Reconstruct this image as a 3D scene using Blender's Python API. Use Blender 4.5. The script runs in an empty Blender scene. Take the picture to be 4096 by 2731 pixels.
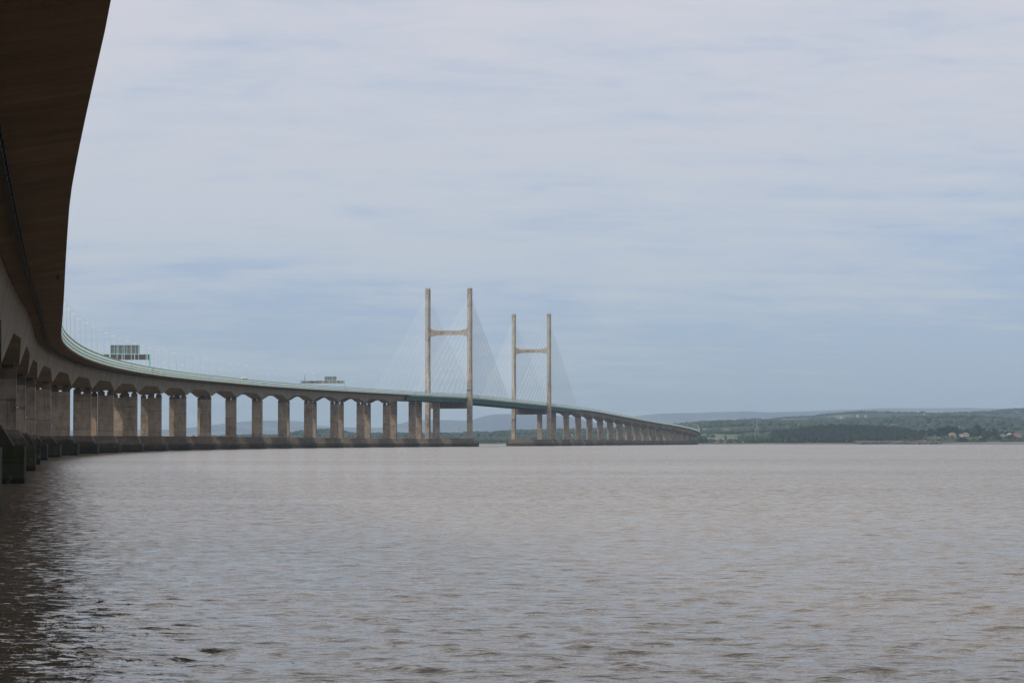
import bpy, math, random
import numpy as np
from mathutils import Vector, Matrix, noise as mnoise
R = math.radians
random.seed(7); rng = np.random.default_rng(7)
sc = bpy.context.scene
COL = sc.collection
# ------------------------------------------------------------------ camera
CAMZ = 3.429; F = 10088.8; HZ = 1769.76
cam = bpy.data.cameras.new('camera'); camo = bpy.data.objects.new('camera', cam); COL.objects.link(camo)
cam.sensor_width = 36; cam.lens = 36*F/4096; cam.clip_start = 0.5; cam.clip_end = 80000
camo.location = (0, 0, CAMZ); camo.rotation_euler = (R(90)+math.atan((HZ-1365.5)/F), 0, 0)
sc.camera = camo
# ------------------------------------------------------------------ sun, exposure
SUN_AZ, SUN_EL = R(-136), R(46)      # azimuth from +Y towards +X, elevation
sun = bpy.data.lights.new('sun', 'SUN'); suno = bpy.data.objects.new('sun', sun); COL.objects.link(suno)
sun.energy = 1.7; sun.angle = R(3.0); sun.color = (1, .93, .83)
sd = Vector((math.sin(SUN_AZ)*math.cos(SUN_EL), math.cos(SUN_AZ)*math.cos(SUN_EL), math.sin(SUN_EL)))
suno.rotation_euler = (-sd).to_track_quat('-Z', 'Y').to_euler()
suno.location = (0, -50, 300)
sc.view_settings.view_transform = 'Standard'; sc.view_settings.look = 'None'
sc.view_settings.exposure = 0; sc.view_settings.gamma = 1; sc.view_settings.use_curve_mapping = False
# ------------------------------------------------------------------ node helpers
class NT:
    def __init__(s, nt): s.nt = nt; s.n = nt.nodes; s.l = nt.links
    def new(s, t, **k):
        n = s.n.new(t)
        for a, b in k.items(): setattr(n, a, b)
        return n
    def put(s, sock, v):
        if isinstance(v, bpy.types.NodeSocket): s.l.new(v, sock)
        elif isinstance(v, (tuple, list)):
            d = list(v)
            if sock.type == 'RGBA' and len(d) == 3: d.append(1)
            sock.default_value = d
        else: sock.default_value = v
    def math(s, op, a, b=0.0, c=None, clamp=False):
        n = s.new('ShaderNodeMath', operation=op, use_clamp=clamp); s.put(n.inputs[0], a); s.put(n.inputs[1], b)
        if c is not None: s.put(n.inputs[2], c)
        return n.outputs[0]
    def mix(s, f, a, b, bt='MIX'):
        n = s.new('ShaderNodeMix', data_type='RGBA', blend_type=bt)
        s.put(n.inputs[0], f); s.put(n.inputs[6], a); s.put(n.inputs[7], b); return n.outputs[2]
    def noise(s, vec, scale, detail=4, rough=.55, scl=None, dist=0.0):
        if scl is not None: vec = s.map(vec, scl)
        n = s.new('ShaderNodeTexNoise'); s.put(n.inputs['Vector'], vec); n.inputs['Scale'].default_value = scale
        n.inputs['Detail'].default_value = detail; n.inputs['Roughness'].default_value = rough; n.inputs['Distortion'].default_value = dist
        return n.outputs[0]
    def map(s, vec, scl=(1, 1, 1), loc=(0, 0, 0), rot=(0, 0, 0)):
        n = s.new('ShaderNodeMapping'); s.put(n.inputs[0], vec)
        n.inputs['Scale'].default_value = scl; n.inputs['Location'].default_value = loc; n.inputs['Rotation'].default_value = rot
        return n.outputs[0]
    def ramp(s, f, stops, mode='LINEAR'):
        n = s.new('ShaderNodeValToRGB'); s.put(n.inputs[0], f); cr = n.color_ramp; cr.interpolation = mode
        while len(cr.elements) < len(stops): cr.elements.new(.5)
        for e, (p, c) in zip(cr.elements, stops):
            e.position = p; e.color = (c, c, c, 1) if not isinstance(c, (tuple, list)) else (*c, 1)
        return n.outputs[0]
    def sep(s, v):
        n = s.new('ShaderNodeSeparateXYZ'); s.put(n.inputs[0], v); return n.outputs
    def comb(s, x, y, z):
        n = s.new('ShaderNodeCombineXYZ'); s.put(n.inputs[0], x); s.put(n.inputs[1], y); s.put(n.inputs[2], z); return n.outputs[0]
    def smooth(s, v, a, b, lo=0.0, hi=1.0):
        n = s.new('ShaderNodeMapRange', interpolation_type='SMOOTHSTEP'); s.put(n.inputs[0], v)
        n.inputs[1].default_value = a; n.inputs[2].default_value = b; n.inputs[3].default_value = lo; n.inputs[4].default_value = hi
        return n.outputs[0]
def material(name):
    m = bpy.data.materials.new(name); m.use_nodes = True; t = NT(m.node_tree)
    return m, t, t.n['Principled BSDF']
def bump(t, bs, h, dist, strength=1.0):
    b = t.new('ShaderNodeBump'); b.inputs['Distance'].default_value = dist; b.inputs['Strength'].default_value = strength
    t.put(b.inputs['Height'], h); t.l.new(b.outputs[0], bs.inputs['Normal'])
# ------------------------------------------------------------------ world: sky with thin high cloud
w = bpy.data.worlds.new('World'); sc.world = w; w.use_nodes = True
t = NT(w.node_tree); bg = t.n['Background']
sky = t.new('ShaderNodeTexSky', sky_type='NISHITA', sun_disc=False, sun_elevation=SUN_EL, sun_rotation=SUN_AZ)
sky.air_density = 1.0; sky.dust_density = 1.5; sky.ozone_density = 1.6
d = t.new('ShaderNodeTexCoord').outputs['Generated']
dx, dy, dz = t.sep(d)
zc = t.math('MAXIMUM', dz, 0.0)
den = t.math('ADD', zc, 0.15)
px = t.math('DIVIDE', dx, den); py = t.math('DIVIDE', dy, den)
P = t.comb(px, py, 0.0)
n1 = t.noise(P, 1.0, 6, .55, scl=(.8, 1.7, 1), dist=.25)
n2 = t.noise(P, 1.0, 5, .6, scl=(3.2, 6.5, 1), dist=.3)
n3 = t.noise(P, 1.0, 3, .5, scl=(.35, .4, 1))
cl = t.math('ADD', t.math('ADD', t.math('MULTIPLY', n1, .45), t.math('MULTIPLY', n2, .33)), t.math('MULTIPLY', n3, .22))
hgt = t.smooth(zc, 0.0, .19, -.055, .085)
cl = t.math('ADD', cl, hgt)
lr = t.math('MULTIPLY', t.math('DIVIDE', dx, t.math('ADD', t.math('ABSOLUTE', dy), .3)), -.30)
cl = t.math('ADD', cl, lr)
n4 = t.noise(P, 1.0, 5, .65, scl=(9.0, 13.0, 1), dist=.6)
cl = t.math('ADD', cl, t.math('MULTIPLY', t.math('SUBTRACT', n4, .5), .20))
mask = t.ramp(cl, [(.405, 0.0), (.455, .38), (.51, .74), (.58, 1.0)])
nis = t.mix(1.0, sky.outputs[0], (.10, .10, .10), 'MULTIPLY')
blue = t.ramp(zc, [(0.0, (.43, .545, .65)), (.06, (.405, .515, .73)), (.2, (.53, .60, .715)), (.9, (.40, .50, .72))])
base = t.mix(.8, nis, blue)
cloud = t.ramp(zc, [(0.0, (.47, .56, .635)), (.08, (.565, .615, .695)), (.17, (.64, .65, .725)), (.27, (.93, .92, .95)), (.6, (.97, .95, .94)), (1.0, (.86, .84, .82))])
colr = t.mix(mask, base, cloud)
below = t.math('LESS_THAN', dz, -.002)
colr = t.mix(below, colr, (.20, .21, .21))
t.l.new(colr, bg.inputs['Color']); bg.inputs['Strength'].default_value = 1.0
# ------------------------------------------------------------------ object helpers
class MB:
    def __init__(s): s.v = []; s.f = []; s.uv = []
    def add(s, vs, fs):
        o = len(s.v); s.v.extend([tuple(map(float, q)) for q in vs]); s.f.extend([tuple(i+o for i in q) for q in fs])
    def box(s, c, sz, rz=0.0, taper=1.0):
        hx, hy, hz = sz[0]/2, sz[1]/2, sz[2]/2; ca, sa = math.cos(rz), math.sin(rz); vs = []
        for z, k in ((-hz, 1.0), (hz, taper)):
            for x, y in ((-hx, -hy), (hx, -hy), (hx, hy), (-hx, hy)):
                x *= k; y *= k; vs.append((c[0]+x*ca-y*sa, c[1]+x*sa+y*ca, c[2]+z))
        s.add(vs, [(3, 2, 1, 0), (4, 5, 6, 7), (0, 1, 5, 4), (1, 2, 6, 5), (2, 3, 7, 6), (3, 0, 4, 7)])
    def frustum(s, a, b, z0, z1, cx=0, cy=0):      # a,b = (x0,x1,y0,y1) bottom / top
        vs = [(a[0], a[2], z0), (a[1], a[2], z0), (a[1], a[3], z0), (a[0], a[3], z0), (b[0], b[2], z1), (b[1], b[2], z1), (b[1], b[3], z1), (b[0], b[3], z1)]
        s.add([(x+cx, y+cy, z) for x, y, z in vs], [(3, 2, 1, 0), (4, 5, 6, 7), (0, 1, 5, 4), (1, 2, 6, 5), (2, 3, 7, 6), (3, 0, 4, 7)])
    def chamfer(s, cx, cy, wx, wy, z0, z1, ch, top=None):   # column with chamfered corners
        def ring(wx, wy, z):
            x, y = wx/2, wy/2
            return [(cx+a, cy+b, z) for a, b in ((-x+ch, -y), (x-ch, -y), (x, -y+ch), (x, y-ch), (x-ch, y), (-x+ch, y), (-x, y-ch), (-x, -y+ch))]
        tw = top or (wx, wy)
        s.add(ring(wx, wy, z0)+ring(tw[0], tw[1], z1), [tuple(range(7, -1, -1)), tuple(range(8, 16))]+[(i, (i+1) % 8, (i+1) % 8+8, i+8) for i in range(8)])
    def tube(s, a, b, r0, r1=None, n=6, cap=True):
        r1 = r0 if r1 is None else r1; a = Vector(a); b = Vector(b); dr = (b-a).normalized()
        u = dr.orthogonal().normalized(); v = dr.cross(u); vs = []
        for p, r in ((a, r0), (b, r1)):
            for i in range(n):
                q = 2*math.pi*i/n; vs.append(p+u*(r*math.cos(q))+v*(r*math.sin(q)))
        fs = [(i, (i+1) % n, (i+1) % n+n, i+n) for i in range(n)]
        if cap: fs += [tuple(range(n-1, -1, -1)), tuple(range(n, 2*n))]
        s.add(vs, fs)
    def build(s, name, mat, parent=None, smooth=False, bevel=0):
        me = bpy.data.meshes.new(name); me.from_pydata(s.v, [], s.f); me.update()
        return link(name, me, mat, parent, smooth)
def link(name, me, mat, parent=None, smooth=False):
    if mat: me.materials.append(mat)
    if smooth: me.polygons.foreach_set('use_smooth', [True]*len(me.polygons))
    o = bpy.data.objects.new(name, me); COL.objects.link(o)
    if parent is not None: o.parent = parent
    return o
def npmesh(name, V, Fq, mat, parent=None, smooth=True, attrs=None, uv=None):
    V = np.asarray(V, dtype=np.float32); Fq = np.asarray(Fq, dtype=np.int32); k = Fq.shape[1]
    me = bpy.data.meshes.new(name); me.vertices.add(len(V)); me.vertices.foreach_set('co', V.ravel())
    me.loops.add(Fq.size); me.loops.foreach_set('vertex_index', Fq.ravel())
    me.polygons.add(len(Fq)); me.polygons.foreach_set('loop_start', np.arange(0, Fq.size, k, dtype=np.int32))
    me.update(calc_edges=True)
    if smooth: me.polygons.foreach_set('use_smooth', np.ones(len(Fq), dtype=bool))
    for a, arr in (attrs or {}).items():
        at = me.attributes.new(a, 'FLOAT', 'POINT'); at.data.foreach_set('value', np.asarray(arr, dtype=np.float32))
    if uv is not None:
        l = me.uv_layers.new(name='along'); l.data.foreach_set('uv', np.asarray(uv, dtype=np.float32)[Fq.ravel()].ravel())
    return link(name, me, mat, parent)
def tag(o, label=None, cat=None, group=None, kind=None):
    if label: o['label'] = label
    if cat: o['category'] = cat
    if group: o['group'] = group
    if kind: o['kind'] = kind
    return o
def empty(name, loc, rz=0.0, label=None, cat=None, group=None, parent=None):
    o = bpy.data.objects.new(name, None); COL.objects.link(o); o.location = loc; o.rotation_euler = (0, 0, rz)
    o.empty_display_size = 1
    if parent is not None: o.parent = parent
    tag(o, label, cat, group); return o
def copy_tree(o, parent=None, loc=None, rz=None, scale=None):
    c = o.copy(); COL.objects.link(c); c.parent = parent
    if loc is not None: c.location = loc
    if rz is not None: c.rotation_euler = (0, 0, rz)
    if scale is not None: c.scale = scale
    for ch in KIDS.get(o.name, []):
        copy_tree(ch, c)
    return c
KIDS = {}
def note(o): 
    KIDS[o.name] = [c for c in bpy.data.objects if c.parent == o]
    for c in KIDS[o.name]: note(c)
def W(px, py, Y):      # a surveyed bearing and elevation at distance Y, in metres
    return ((px-2048)/F*Y, Y, (HZ-py)/F*Y+CAMZ)
# ------------------------------------------------------------------ bridge alignment
D = 98.12; SP1 = 20*D; SP2 = SP1+456.0
KN = [-400, -200, -50, 50, 150, 250, 400, 600, 900, 1200, 1600, 1900, 2000, 2400, 2900, 3300, 3600, 3900, 4100, 4300, 4500, 5400]
KC = [.0262, .0439, -.0096, -.0308, .20913, .2275, .21859, .22061, .21396, .21476, .22161, -.03378, -.00579, -.00255, .00202, -.00982, .02843, -.02877, -.35751, -.27865, -.27865, -.27865]
ZK = [-400, -200, -100, 0, 100, 250, 500, 1000, 1500, 2000, 2420, 2800, 3300, 3800, 4400, 4650, 5400]
ZV = [11.8, 15.19, 16.91, 20.11, 21.21, 24.13, 27.49, 34.23, 39.54, 43.70, 43.09, 41.13, 34.27, 28.45, 18.03, 15.5, 14.2]
S_ = np.arange(-400, 5300, 5.0)
c_ = np.interp(S_, KN, KC)*1e-3
H_ = np.concatenate([[0], np.cumsum((c_[1:]+c_[:-1])/2*5)]); H_ = H_-H_[80]-.178146
hm = (H_[1:]+H_[:-1])/2
X_ = np.concatenate([[0], np.cumsum(np.sin(hm)*5)]); Y_ = np.concatenate([[0], np.cumsum(np.cos(hm)*5)])
X_ = X_-X_[80]-73.0268; Y_ = Y_-Y_[80]+311.1595
ker = np.ones(21)/21; Zf = np.interp(S_, ZK, ZV); Zs = np.convolve(np.pad(Zf, 10, mode='edge'), ker, 'valid')
def zn(s): return np.interp(s, S_, Zs)
def path(s, off):
    h = np.interp(s, S_, H_); return np.interp(s, S_, X_)+off*np.cos(h), np.interp(s, S_, Y_)-off*np.sin(h), h
def flare(s): return np.interp(s, [-400, -262, -252, -242, -232, -222, -212, -202, -190], [1.6, .53, .48, .38, .28, .19, .11, .04, 0])
PIERS = [k*D for k in range(-4, 20)]+[SP1, SP2]+[SP2+j*D for j in range(1, 23)]
PA = np.array(PIERS)
def depth(s):
    s = np.asarray(s, dtype=float); dd = np.min(np.abs(s[..., None]-PA), axis=-1)
    return np.interp(dd, [0, 1.6, 14, 26], [6.8, 6.75, 5.2, 3.9])
def sweep(name, prof, s, mat, parent, close=True, caps=True, smooth=False, zoff=0.0):
    """prof(s)->list of (off array, dz array); swept along the road line"""
    s = np.asarray(s, dtype=float); pts = prof(s); n = len(pts); m = len(s)
    V = np.zeros((m, n, 3)); UV = np.zeros((m, n, 2)); acc = 0
    for i, (o, dzz) in enumerate(pts):
        o = np.broadcast_to(o, s.shape); dzz = np.broadcast_to(dzz, s.shape)
        x, y, h = path(s, o); V[:, i, 0] = x; V[:, i, 1] = y; V[:, i, 2] = zn(s)+dzz+zoff
        UV[:, i, 0] = s; UV[:, i, 1] = dzz
    idx = np.arange(m*n).reshape(m, n); F4 = []
    rg = range(n) if close else range(n-1)
    for i in rg:
        j = (i+1) % n
        F4.append(np.stack([idx[:-1, i], idx[:-1, j], idx[1:, j], idx[1:, i]], axis=1))
    F4 = np.concatenate(F4)
    me = bpy.data.meshes.new(name); V2 = V.reshape(-1, 3)
    faces = [tuple(q) for q in F4.tolist()]
    if close and caps: faces += [tuple(idx[0, ::-1].tolist()), tuple(idx[-1].tolist())]
    me.from_pydata(V2.tolist(), [], faces); me.update()
    l = me.uv_layers.new(name='along'); vi = np.zeros(len(me.loops), dtype=np.int32); me.loops.foreach_get('vertex_index', vi)
    l.data.foreach_set('uv', UV.reshape(-1, 2)[vi].astype(np.float32).ravel())
    return link(name, me, mat, parent, smooth)
# ------------------------------------------------------------------ materials
def mat_concrete_uv(name, base, streak=.5, joint=.26, cross=0.0):
    m, t, b = material(name)
    uv = t.new('ShaderNodeUVMap', uv_map='along').outputs[0]; u, v, _ = t.sep(uv)
    pos = t.new('ShaderNodeNewGeometry').outputs['Position']
    seg = t.math('FLOOR', t.math('DIVIDE', u, 3.5))
    wn = t.new('ShaderNodeTexWhiteNoise', noise_dimensions='1D'); t.put(wn.inputs['W'], seg)
    fr = t.math('FRACT', t.math('DIVIDE', u, 3.5)); line = t.math('LESS_THAN', fr, .022)
    sv = t.comb(t.math('ADD', u, t.math('MULTIPLY', v, .28)), t.math('MULTIPLY', v, .09), 0.0)
    st = t.noise(sv, .9, 5, .7); st2 = t.noise(sv, .12, 3, .6)
    bl = t.noise(pos, .35, 6, .6)
    k = t.math('ADD', t.math('MULTIPLY', wn.outputs[0], .14), .80)
    k = t.math('MULTIPLY', k, t.ramp(st, [(.30, 1-streak*.55), (.52, 1.0), (.8, 1.06)]))
    k = t.math('MULTIPLY', k, t.ramp(st2, [(.32, 1-streak*.35), (.6, 1.0)]))
    k = t.math('MULTIPLY', k, t.ramp(bl, [(.3, .86), (.7, 1.1)]))
    k = t.math('MULTIPLY', k, t.math('SUBTRACT', 1.0, t.math('MULTIPLY', line, joint)))
    if cross:      # board marks and damp patches that run across the soffit
        cn = t.noise(t.comb(u, t.math('MULTIPLY', t.sep(pos)[0], .02), 0.0), 1.6, 5, .7); cp = t.noise(pos, .22, 5, .65, dist=.6)
        k = t.math('MULTIPLY', k, t.ramp(cn, [(.32, 1-cross), (.6, 1.08)])); k = t.math('MULTIPLY', k, t.ramp(cp, [(.36, 1-cross*1.3), (.55, 1.0), (.75, 1.15)]))
    c = t.mix(t.noise(pos, .05, 3, .5), tuple(x*1.04 for x in base), (base[0]*.92, base[1]*.93, base[2]*.95))
    c = t.mix(1.0, c, t.comb(k, k, k), 'MULTIPLY')
    t.put(b.inputs['Base Color'], c); b.inputs['Roughness'].default_value = .95; b.inputs['Specular IOR Level'].default_value = .12
    bump(t, b, t.noise(pos, 3.0, 5, .6), .02, .5); return m
def mat_concrete_pier(name, base, lift=9.0, tide=False):
    m, t, b = material(name)
    tc = t.new('ShaderNodeTexCoord').outputs['Object']; x, y, z = t.sep(tc)
    info = t.new('ShaderNodeObjectInfo').outputs['Random']
    gp = t.new('ShaderNodeNewGeometry').outputs['Position']; gz = t.sep(gp)[2]
    off = t.math('MULTIPLY', info, 57.0)
    q = t.comb(t.math('ADD', x, off), t.math('ADD', y, off), z)
    zz = t.math('DIVIDE', t.math('ADD', z, t.math('MULTIPLY', info, 2.0)), lift)
    wn = t.new('ShaderNodeTexWhiteNoise', noise_dimensions='2D'); t.put(wn.inputs['Vector'], t.comb(t.math('FLOOR', zz), t.math('MULTIPLY', info, 91.0), 0.0))
    fr = t.math('FRACT', zz); line = t.math('LESS_THAN', fr, .030)
    n1 = t.noise(q, .35, 6, .65); nst = t.noise(q, 1.0, 5, .65, scl=(1.6, 1.6, .16)); nh = t.noise(q, 1.0, 4, .6, scl=(.15, .15, 1.5))
    k = t.math('ADD', t.math('MULTIPLY', wn.outputs[0], .26), .76)
    k = t.math('MULTIPLY', k, t.ramp(n1, [(.28, .62), (.5, .98), (.75, 1.12)]))
    k = t.math('MULTIPLY', k, t.ramp(nst, [(.30, .72), (.5, 1.0)]))
    k = t.math('MULTIPLY', k, t.ramp(nh, [(.3, .88), (.6, 1.04)]))
    k = t.math('MULTIPLY', k, t.math('SUBTRACT', 1.0, t.math('MULTIPLY', line, .35)))
    if not tide:   # soot-dark damp blotches, different on every column
        sb = t.noise(q, .16, 5, .7, scl=(1, 1, .7), dist=.8); k = t.math('MULTIPLY', k, t.ramp(sb, [(.36, .64), (.46, .88), (.55, 1.0)]))
        rs = t.noise(q, 1.0, 4, .6, scl=(3.5, 3.5, .10)); k = t.math('MULTIPLY', k, t.ramp(rs, [(.28, .70), (.40, 1.0)]))
    c = t.mix(t.ramp(t.noise(q, .18, 4, .6), [(.35, 0.0), (.65, 1.0)]), base, (base[0]*1.04, base[1]*.91, base[2]*.80))
    if tide:
        nz = t.noise(gp, .5, 5, .65); e = t.math('ADD', gz, t.math('MULTIPLY', t.math('SUBTRACT', nz, .5), 2.2))
        gy = t.sep(gp)[1]; e = t.math('SUBTRACT', e, t.smooth(gy, 650, 1000, 1.6, 0.0)); f1 = t.smooth(e, 2.3, 3.3, 1.0, 0.0); f2 = t.smooth(e, .9, 2.0, 1.0, 0.0); f3 = t.smooth(gz, .15, .7, 1.0, 0.0)
        g = t.mix(t.ramp(t.noise(gp, .3, 4, .6), [(.42, 0.0), (.62, 1.0)]), (.045, .041, .034), (.060, .066, .030))
        c = t.mix(t.math('MULTIPLY', f1, .92), c, (.075, .064, .050)); c = t.mix(t.math('MULTIPLY', f2, .85), c, g); c = t.mix(f3, c, (.022, .022, .018))
        pale = t.ramp(t.noise(gp, 1.6, 4, .6, scl=(1, 1, .4)), [(.62, 0.0), (.70, .4)]); c = t.mix(pale, c, (.30, .27, .22))
    c = t.mix(1.0, c, t.comb(k, k, k), 'MULTIPLY')
    t.put(b.inputs['Base Color'], c); b.inputs['Roughness'].default_value = .95; b.inputs['Specular IOR Level'].default_value = .12
    bump(t, b, t.noise(gp, 2.2, 5, .65), .04, .5); return m
def mat_paint(name, base, rough=.45, var=.12, scale=.3, metal=0.0):
    m, t, b = material(name); gp = t.new('ShaderNodeNewGeometry').outputs['Position']
    n = t.noise(gp, scale, 5, .65); k = t.ramp(n, [(.3, 1-var), (.7, 1+var*.5)])
    t.put(b.inputs['Base Color'], t.mix(1.0, base, k, 'MULTIPLY')); b.inputs['Roughness'].default_value = rough; b.inputs['Metallic'].default_value = metal
    return m
M = {}
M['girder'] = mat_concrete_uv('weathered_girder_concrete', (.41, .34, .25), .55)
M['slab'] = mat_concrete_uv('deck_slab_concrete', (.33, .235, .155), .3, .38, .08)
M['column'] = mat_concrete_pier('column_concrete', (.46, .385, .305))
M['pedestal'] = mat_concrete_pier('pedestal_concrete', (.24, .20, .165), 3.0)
M['caisson'] = mat_concrete_pier('caisson_concrete', (.20, .165, .135), 3.1, True)
M['pylon'] = mat_concrete_pier('pylon_concrete', (.52, .465, .395), 7.4)
M['steel'] = mat_paint('dark_teal_steel', (.035, .105, .105), .5, .25)
M['mint'] = mat_paint('pale_mint_paint', (.66, .85, .77), .5, .15, .2)
M['mintgreen'] = mat_paint('green_mint_paint', (.44, .60, .49), .5, .2, .2)
M['rail'] = mat_paint('weathered_grey_rail', (.40, .385, .33), .6, .25, .15)
M['lamp'] = mat_paint('pale_lamp_paint', (.60, .74, .70), .4, .05)
M['white'] = mat_paint('white_lamp_head', (.85, .86, .85), .35, .04)
M['turq'] = mat_paint('turquoise_gantry_paint', (.27, .62, .58), .4, .12, .5)
M['signgrey'] = mat_paint('grey_sign_backing', (.24, .25, .25), .6, .15, .6)
M['signdark'] = mat_paint('dark_gantry_board', (.095, .10, .105), .6, .2, .6)
M['cable'] = mat_paint('lit_cable_sheath', (.86, .90, .89), .35, .08)  # sheath as if catching the light, brightness put into the colour
M['cableshade'] = mat_paint('shaded_cable_sheath', (.33, .40, .385), .5, .1)  # same sheath out of the light, shade put into the colour
M['dark'] = mat_paint('dark_metal', (.03, .03, .032), .6, .2)
M['red'] = mat_paint('red_marker_paint', (.45, .03, .02), .5, .1)
M['blackglass'] = mat_paint('dark_window_glass', (.012, .013, .016), .12, .1)
M['tyre'] = mat_paint('black_rubber', (.02, .02, .02), .8, .1)
m, t, b = material('asphalt_surface'); gp = t.new('ShaderNodeNewGeometry').outputs['Position']
t.put(b.inputs['Base Color'], t.mix(t.noise(gp, 1.2, 6, .7), (.04, .04, .042), (.075, .073, .07))); b.inputs['Roughness'].default_value = .9; M['asphalt'] = m
# ------------------------------------------------------------------ water
def mat_water():
    m, t, b = material('silty_estuary_water'); gp = t.new('ShaderNodeNewGeometry').outputs['Position']
    x, y, z = t.sep(gp)
    dist = t.math('SQRT', t.math('ADD', t.math('MULTIPLY', x, x), t.math('MULTIPLY', y, y)))
    c = t.mix(t.noise(gp, .012, 4, .6, scl=(.5, 1, 1)), (.106, .079, .051), (.152, .121, .087))
    t.put(b.inputs['Base Color'], c); b.inputs['IOR'].default_value = 1.333
    t.put(b.inputs['Roughness'], t.smooth(y, 100, 900, .04, .10))
    a = t.noise(gp, 1.0, 4, .6, scl=(1.1, 2.6, 1), dist=.35)
    a2 = t.noise(gp, 1.0, 5, .65, scl=(.14, .42, 1), dist=.4)
    a3 = t.noise(gp, 1.0, 3, .6, scl=(3.0, 6.5, 1), dist=.25)
    patch = t.ramp(t.noise(gp, 1.0, 3, .5, scl=(.006, .02, 1)), [(.3, .7), (.7, 1.25)])
    h = t.math('ADD', t.math('MULTIPLY', t.math('POWER', a, 2.6), .22), t.math('MULTIPLY', a2, t.smooth(y, 40, 200, .02, .10)))
    h = t.math('ADD', h, t.math('MULTIPLY', t.math('POWER', a3, 2.0), .07))
    h = t.math('MULTIPLY', t.math('MULTIPLY', h, patch), t.smooth(y, 50, 130, 1.0, 0.0))
    bn = t.new('ShaderNodeBump'); bn.inputs['Distance'].default_value = 1.0; bn.inputs['Strength'].default_value = .45
    t.put(bn.inputs['Height'], h)
    # chop too small to model: a field of facet slopes over the whole estuary
    q1 = t.new('ShaderNodeTexNoise'); t.put(q1.inputs['Vector'], t.map(gp, (1.5, 3.0, 1))); q1.inputs['Scale'].default_value = 1.0; q1.inputs['Detail'].default_value = 3.5; q1.inputs['Roughness'].default_value = .62
    r1, g1, b1 = t.sep(q1.outputs['Color'])
    amp = t.math('MULTIPLY', t.smooth(y, 30, 190, .72, 1.0), t.ramp(t.noise(gp, 1.0, 4, .6, scl=(.004, .016, 1), dist=.6), [(.32, .75), (.68, 1.25)]))
    sx = t.math('MULTIPLY', t.math('MULTIPLY', t.math('SUBTRACT', r1, .5), 1.6), amp)
    s0 = t.math('MULTIPLY', t.math('SUBTRACT', g1, .5), 1.25); s1 = t.math('SUBTRACT', s0, .15)
    fr = t.smooth(y, 30, 120); s0 = t.math('ADD', t.math('MULTIPLY', s0, t.math('SUBTRACT', 1.0, fr)), t.math('MULTIPLY', s1, fr))
    sy = t.math('MULTIPLY', s0, amp)
    va = t.new('ShaderNodeVectorMath', operation='ADD'); t.l.new(bn.outputs[0], va.inputs[0]); t.put(va.inputs[1], t.comb(sx, sy, 0.0))
    vn = t.new('ShaderNodeVectorMath', operation='NORMALIZE'); t.l.new(va.outputs[0], vn.inputs[0]); t.l.new(vn.outputs[0], b.inputs['Normal'])
    return m
M['water'] = mat_water()
def wave_field(X, Y, lim):
    Z = np.zeros_like(X); r = np.random.default_rng(11)
    # wind direction roughly towards the camera; short-crested chop
    N = 110
    for i in range(N):
        lam = .30*(3.6/.30)**((i+r.random())/N); th = R(-93)+r.normal(0, .50); k = 2*math.pi/lam
        kx, ky = k*math.cos(th), k*math.sin(th); amp = .0032*lam**.65*(.5+r.random())*(1.0 if lam < .8 else (.8/lam)**.85)
        ph = r.random()*6.283; warp = .5*np.sin(X*(.11+.1*r.random())+ph)+.4*np.sin(Y*(.06+.05*r.random())+2*ph)
        fade = np.clip((lam/np.maximum(lim, 1e-6)-2.2)/1.5, 0, 1)
        s = np.sin(kx*X+ky*Y+ph+warp*.6)
        Z += amp*fade*(s+.28*np.cos(2*(kx*X+ky*Y+ph+warp*.6)))
    g = .75+.5*np.sin(X*.021+Y*.013+1.0)*np.sin(Y*.033-X*.011)+.22*np.sin(X*.09+1.3*np.sin(Y*.05))
    Z = Z*np.clip(g, .35, 1.5); sg = .019
    q = Z/sg       # steep little crests over flatter troughs
    return sg*(.42*q+.60*np.log1p(np.exp(np.clip((q-.75)*3.2, -30, 30)))/3.2)
# near water: real displaced waves on a grid that is finer close to the bank
na, nr = 780, 1150
ang = np.linspace(R(-26), R(31), na); rad = 26*(480/26)**(np.linspace(0, 1, nr))
A, Rr = np.meshgrid(ang, rad); X = Rr*np.sin(A); Y = Rr*np.cos(A)
sp = np.maximum(Rr*(ang[1]-ang[0])*1.2, np.gradient(rad)[:, None]*np.ones_like(A))
Z = wave_field(X, Y, sp)
ed = np.clip(np.minimum(np.minimum((A-ang[0]), (ang[-1]-A))/R(5.0), np.minimum((Rr-26)/4, (480-Rr)/200)), 0, 1)
Z *= ed
idx = np.arange(na*nr).reshape(nr, na)
Fq = np.stack([idx[:-1, :-1].ravel(), idx[:-1, 1:].ravel(), idx[1:, 1:].ravel(), idx[1:, :-1].ravel()], 1)
V = np.stack([X.ravel(), Y.ravel(), Z.ravel()], 1)
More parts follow.
